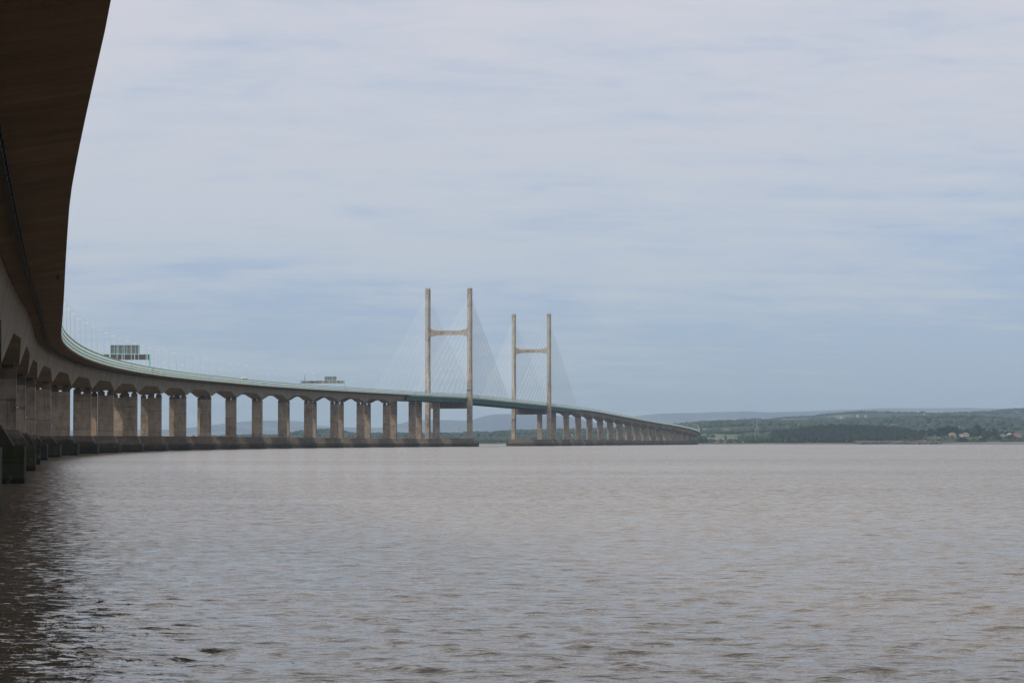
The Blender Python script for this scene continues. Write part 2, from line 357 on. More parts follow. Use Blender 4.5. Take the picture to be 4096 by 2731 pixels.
# the surrounding sheet continues in the same mesh
o = len(V); a0, a1 = ang[0], ang[-1]; ex = []; fx = []
def addring(pts):
    st = o+len(ex); ex.extend(pts); return list(range(st, st+len(pts)))
fs2 = [idx[0, i] for i in range(na)]
ring_out_a = np.linspace(a0, a1, na)
far = addring([(7000*math.sin(q), 7000*math.cos(q), 0) for q in ring_out_a])
for i in range(na-1): fx.append((idx[-1, i], idx[-1, i+1], far[i+1], far[i]))
near = addring([(6*math.sin(q), 6*math.cos(q), 0) for q in ring_out_a])
for i in range(na-1): fx.append((near[i], near[i+1], idx[0, i+1], idx[0, i]))
for side, aa, sg in ((0, a0, -1), (na-1, a1, 1)):
    qs = np.linspace(aa, aa+sg*R(150), 30); cols = [near[side]]+[idx[j, side] for j in range(nr)]+[far[side]]
    rr_ = [6]+list(rad)+[7000]
    keep = [0, 1]+list(range(61, nr, 60))+[nr, nr+1]
    prev = None
    for qi, q in enumerate(qs[1:]):
        ring = addring([(rr_[k]*math.sin(q), rr_[k]*math.cos(q), 0) for k in keep])
        if prev is None:
            for a_ in range(len(keep)-1):      # stitch: fan over the fine edge
                seg = cols[keep[a_]:keep[a_+1]+1]; mid = len(seg)//2
                for j in range(len(seg)-1):
                    fx.append((seg[j], seg[j+1], ring[a_+1] if j >= mid else ring[a_], ring[a_+1] if j >= mid else ring[a_]))
                if len(seg) > 1: fx.append((seg[mid], ring[a_+1], ring[a_], ring[a_]))
        else:
            for a_ in range(len(keep)-1): fx.append((prev[a_], prev[a_+1], ring[a_+1], ring[a_]))
        prev = ring
V = np.concatenate([V, np.array(ex)])
me = bpy.data.meshes.new('water')
tri = [(f[0], f[1], f[2]) for f in fx if f[2] == f[3]]; quad = [f for f in fx if f[2] != f[3]]
nq = len(Fq)+len(quad); allq = np.concatenate([Fq, np.array(quad, dtype=np.int64)]); tri = np.array(tri, dtype=np.int64)
me.vertices.add(len(V)); me.vertices.foreach_set('co', V.astype(np.float32).ravel())
lv = np.concatenate([allq.ravel(), tri.ravel()]).astype(np.int32); me.loops.add(len(lv)); me.loops.foreach_set('vertex_index', lv)
ls = np.concatenate([np.arange(0, 4*nq, 4), 4*nq+np.arange(0, 3*len(tri), 3)]).astype(np.int32)
me.polygons.add(len(ls)); me.polygons.foreach_set('loop_start', ls); me.update(calc_edges=True); me.validate()
# make every face point up
bm_n = np.zeros(len(me.polygons)*3, dtype=np.float32); me.polygons.foreach_get('normal', bm_n)
flip = np.where(bm_n.reshape(-1, 3)[:, 2] < 0)[0]
if len(flip):
    import bmesh
    bm = bmesh.new(); bm.from_mesh(me); bm.faces.ensure_lookup_table()
    bmesh.ops.reverse_faces(bm, faces=[bm.faces[i] for i in flip]); bm.to_mesh(me); bm.free()
me.polygons.foreach_set('use_smooth', np.ones(len(me.polygons), dtype=bool))
wo = link('water', me, M['water']); tag(wo, kind='structure')
# near bank under and behind the camera
def mat_ground(name, a, b_, sc_, rough=.95):
    m, t, b = material(name); gp = t.new('ShaderNodeNewGeometry').outputs['Position']
    t.put(b.inputs['Base Color'], t.mix(t.ramp(t.noise(gp, sc_, 6, .6), [(.35, 0.0), (.65, 1.0)]), a, b_)); b.inputs['Roughness'].default_value = rough; return m
M['bank'] = mat_ground('near_bank_stone', (.16, .14, .12), (.09, .10, .05), .3)
g = 40; V = []; Fc = []
ys = [-600, -120, -20, 3, 9, 16, 21]; zs = [2.6, 2.2, 1.9, 1.75, 1.2, .2, -1.2]
xs = np.linspace(-700, 700, g)
for yy, zz in zip(ys, zs):
    for xx in xs: V.append((xx, yy+math.sin(xx*.02)*2, zz+.15*math.sin(xx*.3)))
for j in range(len(ys)-1):
    for i in range(g-1): Fc.append((j*g+i, j*g+i+1, (j+1)*g+i+1, (j+1)*g+i))
tag(npmesh('ground', V, Fc, M['bank']), kind='structure')
# ------------------------------------------------------------------ the bridge
x0, y0, h0 = path(0.0, 0.0)
BR = empty('road_bridge', (float(x0), float(y0), 0), 0, 'long curved concrete road bridge on many piers with two tall cable pylons over brown water', 'bridge')
BR_INV = Matrix.Translation((-float(x0), -float(y0), 0))
def bpart(o):      # geometry in world metres under the bridge's base point
    o.parent = BR; o.matrix_parent_inverse = BR_INV; return o
def seq(a, b, step=4.0):
    n = max(2, int(math.ceil((b-a)/step))+1); s = list(np.linspace(a, b, n))
    if a < -90: s += list(np.arange(a+1, min(b, -90), 1.5))
    for p in PIERS:
        for dd in (-26, -14, -1.6, 1.6, 14, 26):
            if a < p+dd < b: s.append(p+dd)
    s = np.unique(np.round(s, 3)); return s
OFFC = 1.07
def girder(a, b):
    s = seq(a+.18, b-.18)
    def right(s):
        dp = depth(s); bo = 13.15-(dp-.75)*.19
        return [(13.15, -.72), (bo, -dp), (6.0-(0*dp), -dp), (5.0+0*dp, -.72)]
    def left(s): return [(2*OFFC-q[0], q[1]) for q in right(s)][::-1]
    bpart(sweep('concrete_girder', right, s, M['girder'], None)); bpart(sweep('concrete_girder', left, s, M['girder'], None))
    def slab(s):
        f = flare(s)
        return [(17.3+f, 0.0), (17.3+f, .42), (-16.9, .42), (-16.9, 0.0), (-11.3, -.70), (5.0, -.35), (13.3, -.70)]
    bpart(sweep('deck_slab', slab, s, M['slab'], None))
    for side in (1, -1):    # road surface either side of the median
        c0, c1 = (1.6, 15.2) if side > 0 else (-14.8, -1.2)
        r = bpart(sweep('road_surface', lambda s, c0=c0, c1=c1: [(c0, .426), (c1, .426)], seq(a, b, 8), M['asphalt'], None, close=False))
ends = [-400, 2.5*D, 7.5*D, 12.5*D, 17.5*D]
for a, b in zip(ends[:-1], ends[1:]): girder(a, b)
ends2 = [SP2+2.5*D, SP2+7.5*D, SP2+12.5*D, SP2+17.5*D, SP2+22.3*D]
for a, b in zip(ends2[:-1], ends2[1:]): girder(a, b)
# steel composite deck of the cable-stayed part
sa, sb = 17.5*D, SP2+2.5*D
s = seq(sa+.1, sb-.1, 8)
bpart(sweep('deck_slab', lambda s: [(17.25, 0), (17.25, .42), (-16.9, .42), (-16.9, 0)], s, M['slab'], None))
bpart(sweep('edge_beam', lambda s: [(17.3, -.45), (17.3, -.01), (16.2, -.01), (16.2, -.45)], s, M['mintgreen'], None))
bpart(sweep('edge_beam', lambda s: [(-16.9, -.45), (-16.9, -.01), (-15.8, -.01), (-15.8, -.45)], s, M['mintgreen'], None))
for o_ in (14.2, -13.8):
    bpart(sweep('steel_girder', lambda s, o_=o_: [(o_+.25, -3.9), (o_+.25, -.02), (o_-.25, -.02), (o_-.25, -3.9)], s, M['steel'], None))
    bpart(sweep('girder_flange', lambda s, o_=o_: [(o_+.75, -4.0), (o_+.75, -3.902), (o_-.75, -3.902), (o_-.75, -4.0)], s, M['steel'], None))
mb = MB(); mr = MB()
for ss in np.arange(sa+2, sb-1, 3.65):
    z = float(zn(ss))
    for a_, b_ in ((-13.5, 13.9),):
        xa, ya, h = path(ss, a_); xb, yb, _ = path(ss, b_)
        mb.box(((xa+xb)/2, (ya+yb)/2, z-1.75), (abs(b_-a_), .12, 3.3), -h)
    for a_, b_, sg in ((14.5, 17.2, 1), (-14.1, -16.8, -1)):
        for tt, hh in ((.2, 1.6), (.5, 1.1), (.8, .6)):
            o_ = a_+(b_-a_)*tt; xx, yy, h = path(ss, o_); mr.box((xx, yy, z-.5-hh*.9), (abs(b_-a_)/3+.02, .14, hh*1.8-.05), -h)
bpart(mb.build('cross_girder', M['steel'])); bpart(mr.build('steel_bracket', mat_paint('teal_bracket', (.16, .33, .30), .5, .2)))
for side in (1, -1):
    c0, c1 = (1.6, 15.2) if side > 0 else (-14.8, -1.2)
    bpart(sweep('road_surface', lambda s, c0=c0, c1=c1: [(c0, .426), (c1, .426)], s, M['asphalt'], None, close=False))
# wind barriers: three continuous rails, posts every 4 m, low baluster band
SA, SB = -400, SP2+22.3*D
sfull = seq(SA, SB, 9)
def rails(side):
    e = (lambda s: 17.22+flare(s)) if side > 0 else (lambda s: -16.82+0*s)
    wall = bpart(sweep('wind_barrier', lambda s: [(e(s), .95), (e(s), 1.28), (e(s)-.14, 1.28), (e(s)-.14, .95)], sfull, M['mintgreen'], None))
    def sub(name, prof, mt):
        o = sweep(name, prof, sfull, mt, None); o.parent = wall; return o
    for z0, z1 in ((1.86, 2.12), (2.76, 3.07)):
        sub('barrier_rail', lambda s: [(e(s), z0), (e(s), z1), (e(s)-.16, z1), (e(s)-.16, z0)], M['rail'])
        sub('barrier_rail', lambda s: [(e(s)-.02, z1+.004), (e(s)-.02, z1+.07), (e(s)-.15, z1+.07), (e(s)-.15, z1+.004)], M['mint'])
    sub('barrier_rail', lambda s: [(e(s)-.01, 1.284), (e(s)-.01, 1.38), (e(s)-.14, 1.38), (e(s)-.14, 1.284)], M['rail'])
    pm = MB(); bmn = MB()
    sgn = 1 if side > 0 else -1
    for ss in np.arange(SA+1, SB-1, D/24):
        o_ = float(np.asarray(e(np.float64(ss))).reshape(-1)[0]); z = float(zn(ss)); xx, yy, h = path(ss, o_-sgn*.20)
        pm.box((xx, yy, z+2.07), (.38, .10, 1.37), -h)
    for ss in np.arange(-300, SP1+600, D/48):
        o_ = float(np.asarray(e(np.float64(ss))).reshape(-1)[0]); z = float(zn(ss)); xx, yy, h = path(ss, o_-sgn*.12)
        bmn.box((xx, yy, z+.686), (.22, .45, .52), -h)
    for m_, nm, mt in ((pm, 'barrier_post', M['mint']), (bmn, 'baluster', M['mint'])):
        o = m_.build(nm, mt); o.parent = wall; tag(o, kind='stuff')
rails(1); rails(-1)
# cable tray with hangers under the near cantilever
bpart(sweep('cable_tray', lambda s: [(14.68, -.90), (14.68, -.80), (14.42, -.80), (14.42, -.90)], seq(-400, 17*D, 9), M['dark'], None))
mb = MB()
for ss in np.arange(-398, 17*D, 2.45):
    xx, yy, h = path(ss, 14.6); mb.box((xx, yy, float(zn(ss))-.74), (.34, .5, .26), -h)
tag(bpart(mb.build('tray_hanger', M['dark'])), kind='stuff')
# hanging lantern under the deck edge
ss = -121.0; xx, yy, h = path(ss, 16.75); z = float(zn(ss)); mb = MB()
mb.tube((xx, yy, z), (xx, yy, z-.30), .03); mb.box((xx, yy, z-.33), (.36, .12, .05), -h); mb.tube((xx, yy, z-.36), (xx, yy, z-.60), .10, .07, 8); mb.tube((xx, yy, z-.60), (xx, yy, z-.70), .04, .02, 8)
bpart(mb.build('hanging_lantern', M['dark']))
# median barrier
bpart(sweep('median_barrier', lambda s: [(.45, .43), (.35, 1.2), (.05, 1.2), (-.05, .43)], sfull, M['rail'], None))
# ---- piers
def rot_parent(o, loc, rz):
    o.location = loc; o.rotation_euler = (0, 0, rz)
def pier(sv, k, kind):
    xx, yy, h = path(sv, 0.0); xx, yy, h = float(xx), float(yy), float(h)
    zt = float(np.interp(sv, [3*D, 5*D, 8*D, 11*D], [5.0, 5.6, 6.3, 6.75])); zl = 3.2
    z = float(zn(sv))
    cw, cl = 5.5, 3.0; cr, cleft = 8.93, -6.75
    mb = MB()
    x0, x1 = cleft-cw/2-2.3, cr+cw/2+2.4
    yb = 5.2
    mb.chamfer((x0+x1)/2, 0, x1-x0, 2*yb, -6, zl, .06)
    mb.frustum((x0+.95, x1-.95, -yb+.45, yb-.45), (cleft-cw/2-.35, cr+cw/2+.35, -yb+.75, yb-.75), zl+.002, zt)
    base = mb.build('pier', M['caisson']); base.parent = BR; base.matrix_parent_inverse = BR_INV; rot_parent(base, (xx, yy, 0), -h)
    if kind == 'concrete':
        soff = z-6.8; top = soff-1.75
    else:
        soff = z-4.02; top = soff-.5
    for c in (cr, cleft):
        cm = MB(); cm.chamfer(c, 0, cw, cl, zt-.1, top, .05)
        o = cm.build('column', M['column']); o.parent = base
        ph = soff-top
        if kind == 'concrete':
            for q in (-1, 1):
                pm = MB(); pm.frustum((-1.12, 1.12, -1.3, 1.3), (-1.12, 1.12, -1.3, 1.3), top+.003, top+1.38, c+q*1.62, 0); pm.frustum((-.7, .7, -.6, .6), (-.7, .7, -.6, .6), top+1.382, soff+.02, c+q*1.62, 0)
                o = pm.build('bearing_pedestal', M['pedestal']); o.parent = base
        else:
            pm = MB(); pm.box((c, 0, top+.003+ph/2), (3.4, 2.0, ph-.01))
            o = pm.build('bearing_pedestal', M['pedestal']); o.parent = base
    if -3 <= k <= 8:
        zz = 7.9 if k == 0 else 7.6
        lm = MB(); lm.tube((cr+cw/2+.12, -cl/2-.05, zz-.20), (cr+cw/2+.12, -cl/2-.05, zz+.02), .10, .10, 8)
        lo = lm.build('marker_light', M['white']); lo.parent = base
        lm = MB(); lm.tube((cr+cw/2+.12, -cl/2-.05, zz+.025), (cr+cw/2+.12, -cl/2-.05, zz+.24), .12, .06, 8); lm.box((cr+cw/2+.0, -cl/2-.05, zz-.22), (.5, .3, .03))
        lo = lm.build('marker_light', M['red']); lo.parent = base
for k in range(-4, 20): pier(k*D, k, 'steel' if k >= 18 else 'concrete')
for j in range(1, 23): pier(SP2+j*D, 99, 'steel' if j <= 2 else 'concrete')
# ---- pylons
LW = 19.15; TOPZ = 141.3
big = []       # stay cables as geometry, nearest first
cable_rest = MB()
def pylon(sv, idx):
    xx, yy, h = path(sv, 0.0); xx, yy, h = float(xx), float(yy), float(h); z = float(zn(sv))
    mb = MB()
    mb.chamfer(0, 0, 52.6, 15.6, -7, 3.3, .5)
    mb.frustum((-25.0, 25.0, -7.3, 7.3), (-22.3, 22.3, -6.7, 6.7), 3.302, 7.1)
    base = mb.build('pylon', M['caisson']); base.parent = BR; base.matrix_parent_inverse = BR_INV; rot_parent(base, (xx, yy, 0), -h)
    def sub(m_, name, mt, **kw):
        o = m_.build(name, mt); o.parent = base; return o
    for sg in (-1, 1):
        lm = MB(); lm.chamfer(sg*LW, 0, 4.1, 6.4, 7.05, 33, .25); lm.chamfer(sg*LW, 0, 4.05, 6.2, 33.0, 66, .25); lm.chamfer(sg*LW, 0, 3.75, 5.5, 66.0, TOPZ, .25)
        sub(lm, 'pylon_leg', M['pylon'])
        am = MB()
        for i in range(30):
            za = 71.5+i*(135.2-71.5)/29
            for q in (-1, 1): am.box((sg*LW, q*(2.75+.22), za), (.9, .5, 1.05))
        sub(am, 'cable_anchor', M['mint'])
        rm = MB()
        for a in (-1.6, -.8, 0, .8, 1.6):
            for b in (-2.5, 2.5): rm.tube((sg*LW+a, b, TOPZ), (sg*LW+a, b, TOPZ+1.1), .05, .05, 4)
        for b in (-2.5, 2.5): rm.tube((sg*LW-1.6, b, TOPZ+1.1), (sg*LW+1.6, b, TOPZ+1.1), .05, .05, 4)
        for a in (-1.6, 1.6): rm.tube((sg*LW+a, -2.5, TOPZ+1.1), (sg*LW+a, 2.5, TOPZ+1.1), .05, .05, 4)
        sub(rm, 'top_railing', M['rail'])
    # upper portal beam, deeper at the legs
    pts_t = [(-LW+2.4, 105.2), (-LW+9, 103.6), (LW-9, 103.6), (LW-2.4, 105.2)]; pts_b = [(-LW+2.4, 98.6), (-LW+9, 99.9), (LW-9, 99.9), (LW-2.4, 98.6)]
    ub = MB(); ring = pts_b+pts_t[::-1]; n = len(ring)
    ub.add([(a, -1.9, c) for a, c in ring]+[(a, 1.9, c) for a, c in ring], [(0, 1, 6, 7), (1, 2, 5, 6), (2, 3, 4, 5), (15, 14, 9, 8), (14, 13, 10, 9), (13, 12, 11, 10)]+[((i+1) % n, i, i+n, (i+1) % n+n) for i in range(n)])
    ub.box((-LW+2.15, 0, 101.9), (.55, 4.6, 7.6)); ub.box((LW-2.15, 0, 101.9), (.55, 4.6, 7.6))
    sub(ub, 'upper_crossbeam', M['pylon'])
    lb = MB(); lb.box((0, 0, z-4.05-2.75), (2*LW-4.14, 5.2, 5.5)); sub(lb, 'lower_crossbeam', M['pedestal2'])
    # access platforms round the outer leg
    if idx == 0:
        pm = MB(); zz = 51.0; sg = 1
        for (a, b, c_, d_) in ((-2.9, 2.9, -4.2, -3.3), (-2.9, 2.9, 3.3, 4.2), (-2.9, -2.15, -3.28, 3.28), (2.15, 2.9, -3.28, 3.28)):
            pm.frustum((sg*LW+a, sg*LW+b, c_, d_), (sg*LW+a, sg*LW+b, c_, d_), zz-.15, zz+.1)
        for q in (-2.85, 2.85):
            pm.tube((sg*LW+q, -4.1, zz+1.1), (sg*LW+q, 4.1, zz+1.1), .06, .06, 4)
        for q in (-4.1, 4.1):
            pm.tube((sg*LW-2.85, q, zz+1.1), (sg*LW+2.85, q, zz+1.1), .08, .08, 4)
            for a in (-2.8, -1.4, 0, 1.4, 2.8): pm.tube((sg*LW+a, q, zz+.1), (sg*LW+a, q, zz+1.1), .05, .05, 4)
        pm.box((sg*LW+3.8, -3.6, zz-.02), (1.6, .5, .2)); sub(pm, 'access_platform', M['turq'])
    # stay cables
    ch, sh = math.cos(h), math.sin(h)
    def tow(s2, off, zz):      # world -> pylon's own axes
        px_, py_, _ = path(s2, off); dx_, dy_ = float(px_)-xx, float(py_)-yy
        return (dx_*ch-dy_*sh, dx_*sh+dy_*ch, zz)
    n_ind = 50
    for sg in (1, -1):
        for fan in (1, -1):
            for i in range(30):
                za = 71.5+i*(135.2-71.5)/29; dd = (13+i*7.2) if fan > 0 else (13+i*7.7)
                s2 = sv+dd*(fan if idx == 0 else -fan) if idx == 0 else sv+dd*(-fan)
                a = (sg*LW*.995, (1 if s2 > sv else -1)*2.9, za)
                b_ = tow(s2, sg*16.75 if sg > 0 else -16.4, float(zn(s2))+.45)
                first = (sg == 1 and fan == 1) or (sg == 1 and i % 3 == 0 and i < 29) or (sg == -1 and fan == 1 and i % 3 == 0)
                if first:
                    c = MB(); rc = .115 if i % 3 == 0 else .085; c.tube(a, b_, rc, rc, 5, False); o = c.build('stay_cable', M['cable'] if i % 3 == 0 else M['cableshade']); o.parent = base  # every third cable gets the painted-in lit tone, so single lines read
                else: rest[idx].tube(a, b_, (.085, .045, .05)[i % 3], (.085, .045, .05)[i % 3], 5, False)
    o = rest[idx].build('stay_cable', M['cable']); o.parent = base; tag(o, kind='stuff')
rest = [MB(), MB()]
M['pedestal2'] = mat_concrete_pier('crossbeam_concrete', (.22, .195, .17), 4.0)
pylon(SP1, 0); pylon(SP2, 1)
# ------------------------------------------------------------------ lamps on the bridge
def make_lamp():
    root = empty('street_lamp', (0, 0, 0))
    p = MB(); p.tube((0, 0, 0), (0, 0, 1.3), .17, .16, 8); p.tube((0, 0, 1.3), (0, 0, 10.2), .115, .065, 8); p.build('pole', M['lamp'], root)
    a = MB(); a.tube((0, 0, 10.2), (-.35, 0, 10.55), .05, .045); a.tube((-.35, 0, 10.55), (-1.0, 0, 10.62), .045, .04); a.build('arm', M['lamp'], root)
    hd = MB(); hd.box((-1.55, 0, 10.66), (1.4, .36, .18), 0, .8); hd.build('lamp_head', M['white'], root)
    note(root); return root
lamp0 = make_lamp(); first_lamp = True
ORD = ['first', 'second', 'third', 'fourth', 'fifth', 'sixth', 'seventh', 'eighth', 'ninth', 'tenth', 'eleventh', 'twelfth', 'thirteenth', 'fourteenth', 'fifteenth', 'sixteenth', 'seventeenth', 'eighteenth', 'nineteenth', 'twentieth',
       'twenty-first', 'twenty-second', 'twenty-third', 'twenty-fourth', 'twenty-fifth', 'twenty-sixth', 'twenty-seventh', 'twenty-eighth', 'twenty-ninth', 'thirtieth']+['thirty-%s' % q for q in ('first', 'second', 'third', 'fourth', 'fifth', 'sixth', 'seventh', 'eighth', 'ninth')]+['fortieth']+['forty-%s' % q for q in ('first', 'second', 'third', 'fourth', 'fifth', 'sixth', 'seventh', 'eighth', 'ninth')]+['fiftieth', 'fifty-first', 'fifty-second', 'fifty-third', 'fifty-fourth', 'fifty-fifth']
GA, GB_ = 689.5, 1471.0
def put_lamp(sv, off, label, group):
    global first_lamp
    xx, yy, h = path(sv, off); flip = math.pi if off < 0 else 0
    loc = (float(xx), float(yy), float(zn(sv))+.43 - (.6 if off < 0 else 0)); rz = -float(h)+flip
    if first_lamp: o = lamp0; o.location = loc; o.rotation_euler = (0, 0, rz); first_lamp = False
    else: o = copy_tree(lamp0, None, loc, rz)
    tag(o, label, 'street lamp', group)
step = D/3
for off, ph, side in ((16.65, .45, 'near'), (-15.9, .30, 'far')):
    row = 'tall front-row lamp' if side == 'near' else 'lower-looking back-row lamp'
    grp = 'lamps along the %s edge of the bridge' % side
    S1 = [step*(n+ph) for n in range(2, 54) if step*(n+ph) < 17.45*D]
    if side == 'far': S1 = [q for q in S1 if q > 300]
    a = [q for q in S1 if q < GA-3][::-1]; b = [q for q in S1 if GA-3 <= q < GB_-2]; c = [q for q in S1 if q >= GB_-2]
    for i, q in enumerate(a): put_lamp(q, off, '%s, %s to the left of the big sign gantry' % (row, ORD[i]), grp)
    for i, q in enumerate(b): put_lamp(q, off, '%s, %s to the right of the big gantry\'s post' % (row, ORD[i]), grp)
    for i, q in enumerate(c): put_lamp(q, off, '%s, %s right of the small gantry, before the pylons' % (row, ORD[i]), grp)
    S2 = [SP2+2.6*D+step*n+(0 if side == 'near' else 12) for n in range(0, 55)]
    S2 = [q for q in S2 if q < SP2+20*D][::-1]
    for i, q in enumerate(S2): put_lamp(q, off, 'tiny %s beyond the pylons, %s counted from the bridge\'s far end' % ('front-row lamp' if side == 'near' else 'back-row lamp', ORD[i]), grp+', beyond the pylons')
# ------------------------------------------------------------------ sign gantries (seen from behind)
def gantry(sv, zboom, hboom, sign, label, vms, pole, clad):
    xx, yy, h = path(sv, 0); z = float(zn(sv))+.43; root = empty('sign_gantry', (float(xx), float(yy), z), -float(h), label, 'sign gantry', 'sign gantries over the bridge deck')
    xr, xl = 16.2, -15.2
    for xq in (xr, xl):
        p = MB(); p.box((xq, 0, (zboom+hboom)/2), (.55, .7, zboom+hboom+.1)); p.box((xq, 0, .15), (1.0, 1.1, .3))
        p.build('gantry_post', M['turq'], root)
    bm_ = MB(); bm_.box(((xr+xl)/2, 0, zboom+hboom/2), (xr-xl-.6, .9, hboom)); boom = bm_.build('gantry_boom', clad, root)
    f = MB()
    for zz in (zboom+hboom+.08,): f.box(((xr+xl)/2, 0, zz), (xr-xl-.6, 1.06, .15))
    n = 6
    for i in range(n+1):
        q = xl+.9+(xr-xl-1.8)*i/n; f.box((q, -.50, zboom+hboom/2-.02), (.26, .10, hboom+.02))
    f.build('boom_frame', M['mint'], boom)
    x0, x1, hs = sign; zs = zboom+hboom+.2
    sg = MB(); sg.box(((x0+x1)/2, 0, zs+hs/2), (x1-x0, .12, hs)); s_ = sg.build('sign_panel', M['signgrey'], root)
    fr = MB(); nn = 7 if hs > 3 else 5
    for i in range(nn+1): fr.box((x0+(x1-x0)*i/nn, -.16, zs+hs/2), (.22, .18, hs-.02))
    fr.box(((x0+x1)/2, -.15, zs+hs+.06), (x1-x0+.2, .3, .11)); fr.box(((x0+x1)/2, -.15, zs-.07), (x1-x0+.2, .3, .11))
    fr.build('sign_frame', M['turq'], s_)
    st = MB()
    for i in range(1, 6): st.box(((x0+x1)/2, -.085, zs+hs*i/6), (x1-x0-.1, .05, .12))
    st.build('sign_stiffener', M['signdark'], s_)
    for q in vms:
        v = MB(); v.box((q, -.62, zboom+hboom*.48), (1.5, .22, hboom*.42)); v.build('message_unit', M['dark'], root)
        v = MB(); v.box((q, -.72, zboom+hboom*.48+hboom*.26), (1.6, .4, .10)); v.build('unit_hood', M['mint'], root)
    if pole is not None:
        p = MB(); p.tube((pole, 0, zboom+hboom), (pole, 0, zboom+hboom+3.2), .16, .13, 8); p.box((pole, -.1, zboom+hboom+3.25), (.55, .6, .35)); p.build('camera_mast', M['dark'], root)
    l = MB()
    for q in (-.25, .25): l.tube((xr-1.6+q, -.3, .2), (xr-1.6+q, -.3, zboom), .04, .04, 4)
    for i in range(14): l.tube((xr-1.85, -.3, .4+i*.4), (xr-1.35, -.3, .4+i*.4), .03, .03, 4)
    l.build('ladder', M['lamp'], root)
gantry(GA, 5.6, 2.1, (16.2-4.0-11.4, 16.2-4.0, 3.4), 'nearer sign gantry seen from behind, wide dark board under a tall turquoise-framed grey sign', [], None, M['signdark'])
gantry(GB_, 5.4, 1.9, (16.2-5.7-8.4, 16.2-5.7, 2.6), 'farther sign gantry with grey board, three dark message units and a camera mast', [-9.8, -6.7, -4.0], -12.2, mat_paint('mid_grey_boom', (.20, .195, .19), .6, .15, .6))
# ------------------------------------------------------------------ vehicles
def wheelset(root, xs, ys, r):
    for x_ in xs:
        for y_ in ys:
            w_ = MB(); w_.tube((x_-.13, y_, r), (x_+.13, y_, r), r, r, 12); o = w_.build('wheel', M['tyre'], root)
            w_ = MB(); sx = .14 if x_ > 0 else -.14; w_.tube((x_+sx*.93, y_, r), (x_+sx*1.05, y_, r), r*.55, r*.5, 10); w_.build('rim', M['rail'], o)
def coach(sv, off, label):
    xx, yy, h = path(sv, off); root = empty('coach', (float(xx), float(yy), float(zn(sv))+.43), -float(h), label, 'coach')
    b = MB(); b.frustum((-1.27, 1.27, -5.6, 5.6), (-1.27, 1.27, -5.6, 5.6), .35, 1.9); b.frustum((-1.27, 1.27, -5.6, 5.6), (-1.18, 1.18, -5.45, 5.3), 1.902, 3.75)
    b.frustum((-1.1, 1.1, -5.2, 5.0), (-.95, .95, -5.0, 4.8), 3.752, 3.9); b.build('body', M['white'], root)
    w_ = MB(); w_.add([(1.30, -5.0, 2.0), (1.30, 5.1, 2.0), (1.21, 5.0, 3.6), (1.21, -4.9, 3.6)], [(0, 1, 2, 3)]); w_.add([(1.26, -5.0, 2.0), (1.26, 5.1, 2.0), (1.17, 5.0, 3.6), (1.17, -4.9, 3.6)], [(3, 2, 1, 0)])
    w_.build('side_window', M['blackglass'], root)
    w_ = MB(); w_.box((0.35, -5.6, 3.0), (1.5, .1, 1.1)); w_.build('rear_window', M['blackglass'], root)
    w_ = MB(); w_.box((0, 5.55, 2.7), (2.2, .12, 1.7)); w_.build('windscreen', M['blackglass'], root)
    wheelset(root, (-1.15, 1.15), (-3.2, 3.6), .5)
    for x_ in (-.95, .95):
        l_ = MB(); l_.box((x_, -5.62, 1.2), (.2, .06, .35)); l_.build('tail_light', M['red'], root)
def car(sv, off, paint, label, van=False):
    xx, yy, h = path(sv, off); root = empty('car' if not van else 'van', (float(xx), float(yy), float(zn(sv))+.43), -float(h), label, 'van' if van else 'car')
    hh = 2.3 if van else 1.45; L = 2.6 if van else 2.15
    b = MB(); b.frustum((-.88, .88, -L, L), (-.88, .88, -L, L), .3, .85); b.frustum((-.87, .87, -L+.1, L-(.5 if van else .9)), (-.7, .7, -L+(.15 if van else .7), L-(1.2 if van else 1.6)), .852, hh); b.build('body', paint, root)
    g_ = MB(); zm = (.95+hh)/2+.05
    for sx in (-1, 1): g_.box((sx*.80, -.1, zm), (.06, L*1.1, (hh-.95)*.6))
    g_.build('side_window', M['blackglass'], root)
    g_ = MB(); g_.box((0, -L+(.14 if van else .42), zm), (1.2, .08, (hh-.95)*.55)); g_.build('rear_window', M['blackglass'], root)
    wheelset(root, (-.8, .8), (-L*.62, L*.62), .32)
coach(1112, 11.5, 'white coach with dark side windows showing above the barrier, left of the small gantry')
car(1022, 11.5, M['white'], 'white car behind the barrier, just left of the white coach')
car(1192, 11.5, mat_paint('dark_blue_car_paint', (.02, .03, .06), .3, .1), 'dark blue van behind the barrier between the coach and the small gantry', True)
car(1300, 11.0, mat_paint('black_car_paint', (.015, .015, .017), .3, .1), 'black car behind the barrier, nearest left of the small gantry')
car(1440, 11.0, mat_paint('silver_car_paint', (.5, .5, .5), .3, .1, metal=.5), 'silver car behind the barrier under the small gantry')
car(590, 11.0, mat_paint('dark_grey_car_paint', (.03, .03, .03), .3, .1), 'dark grey car behind the barrier below the big sign gantry')
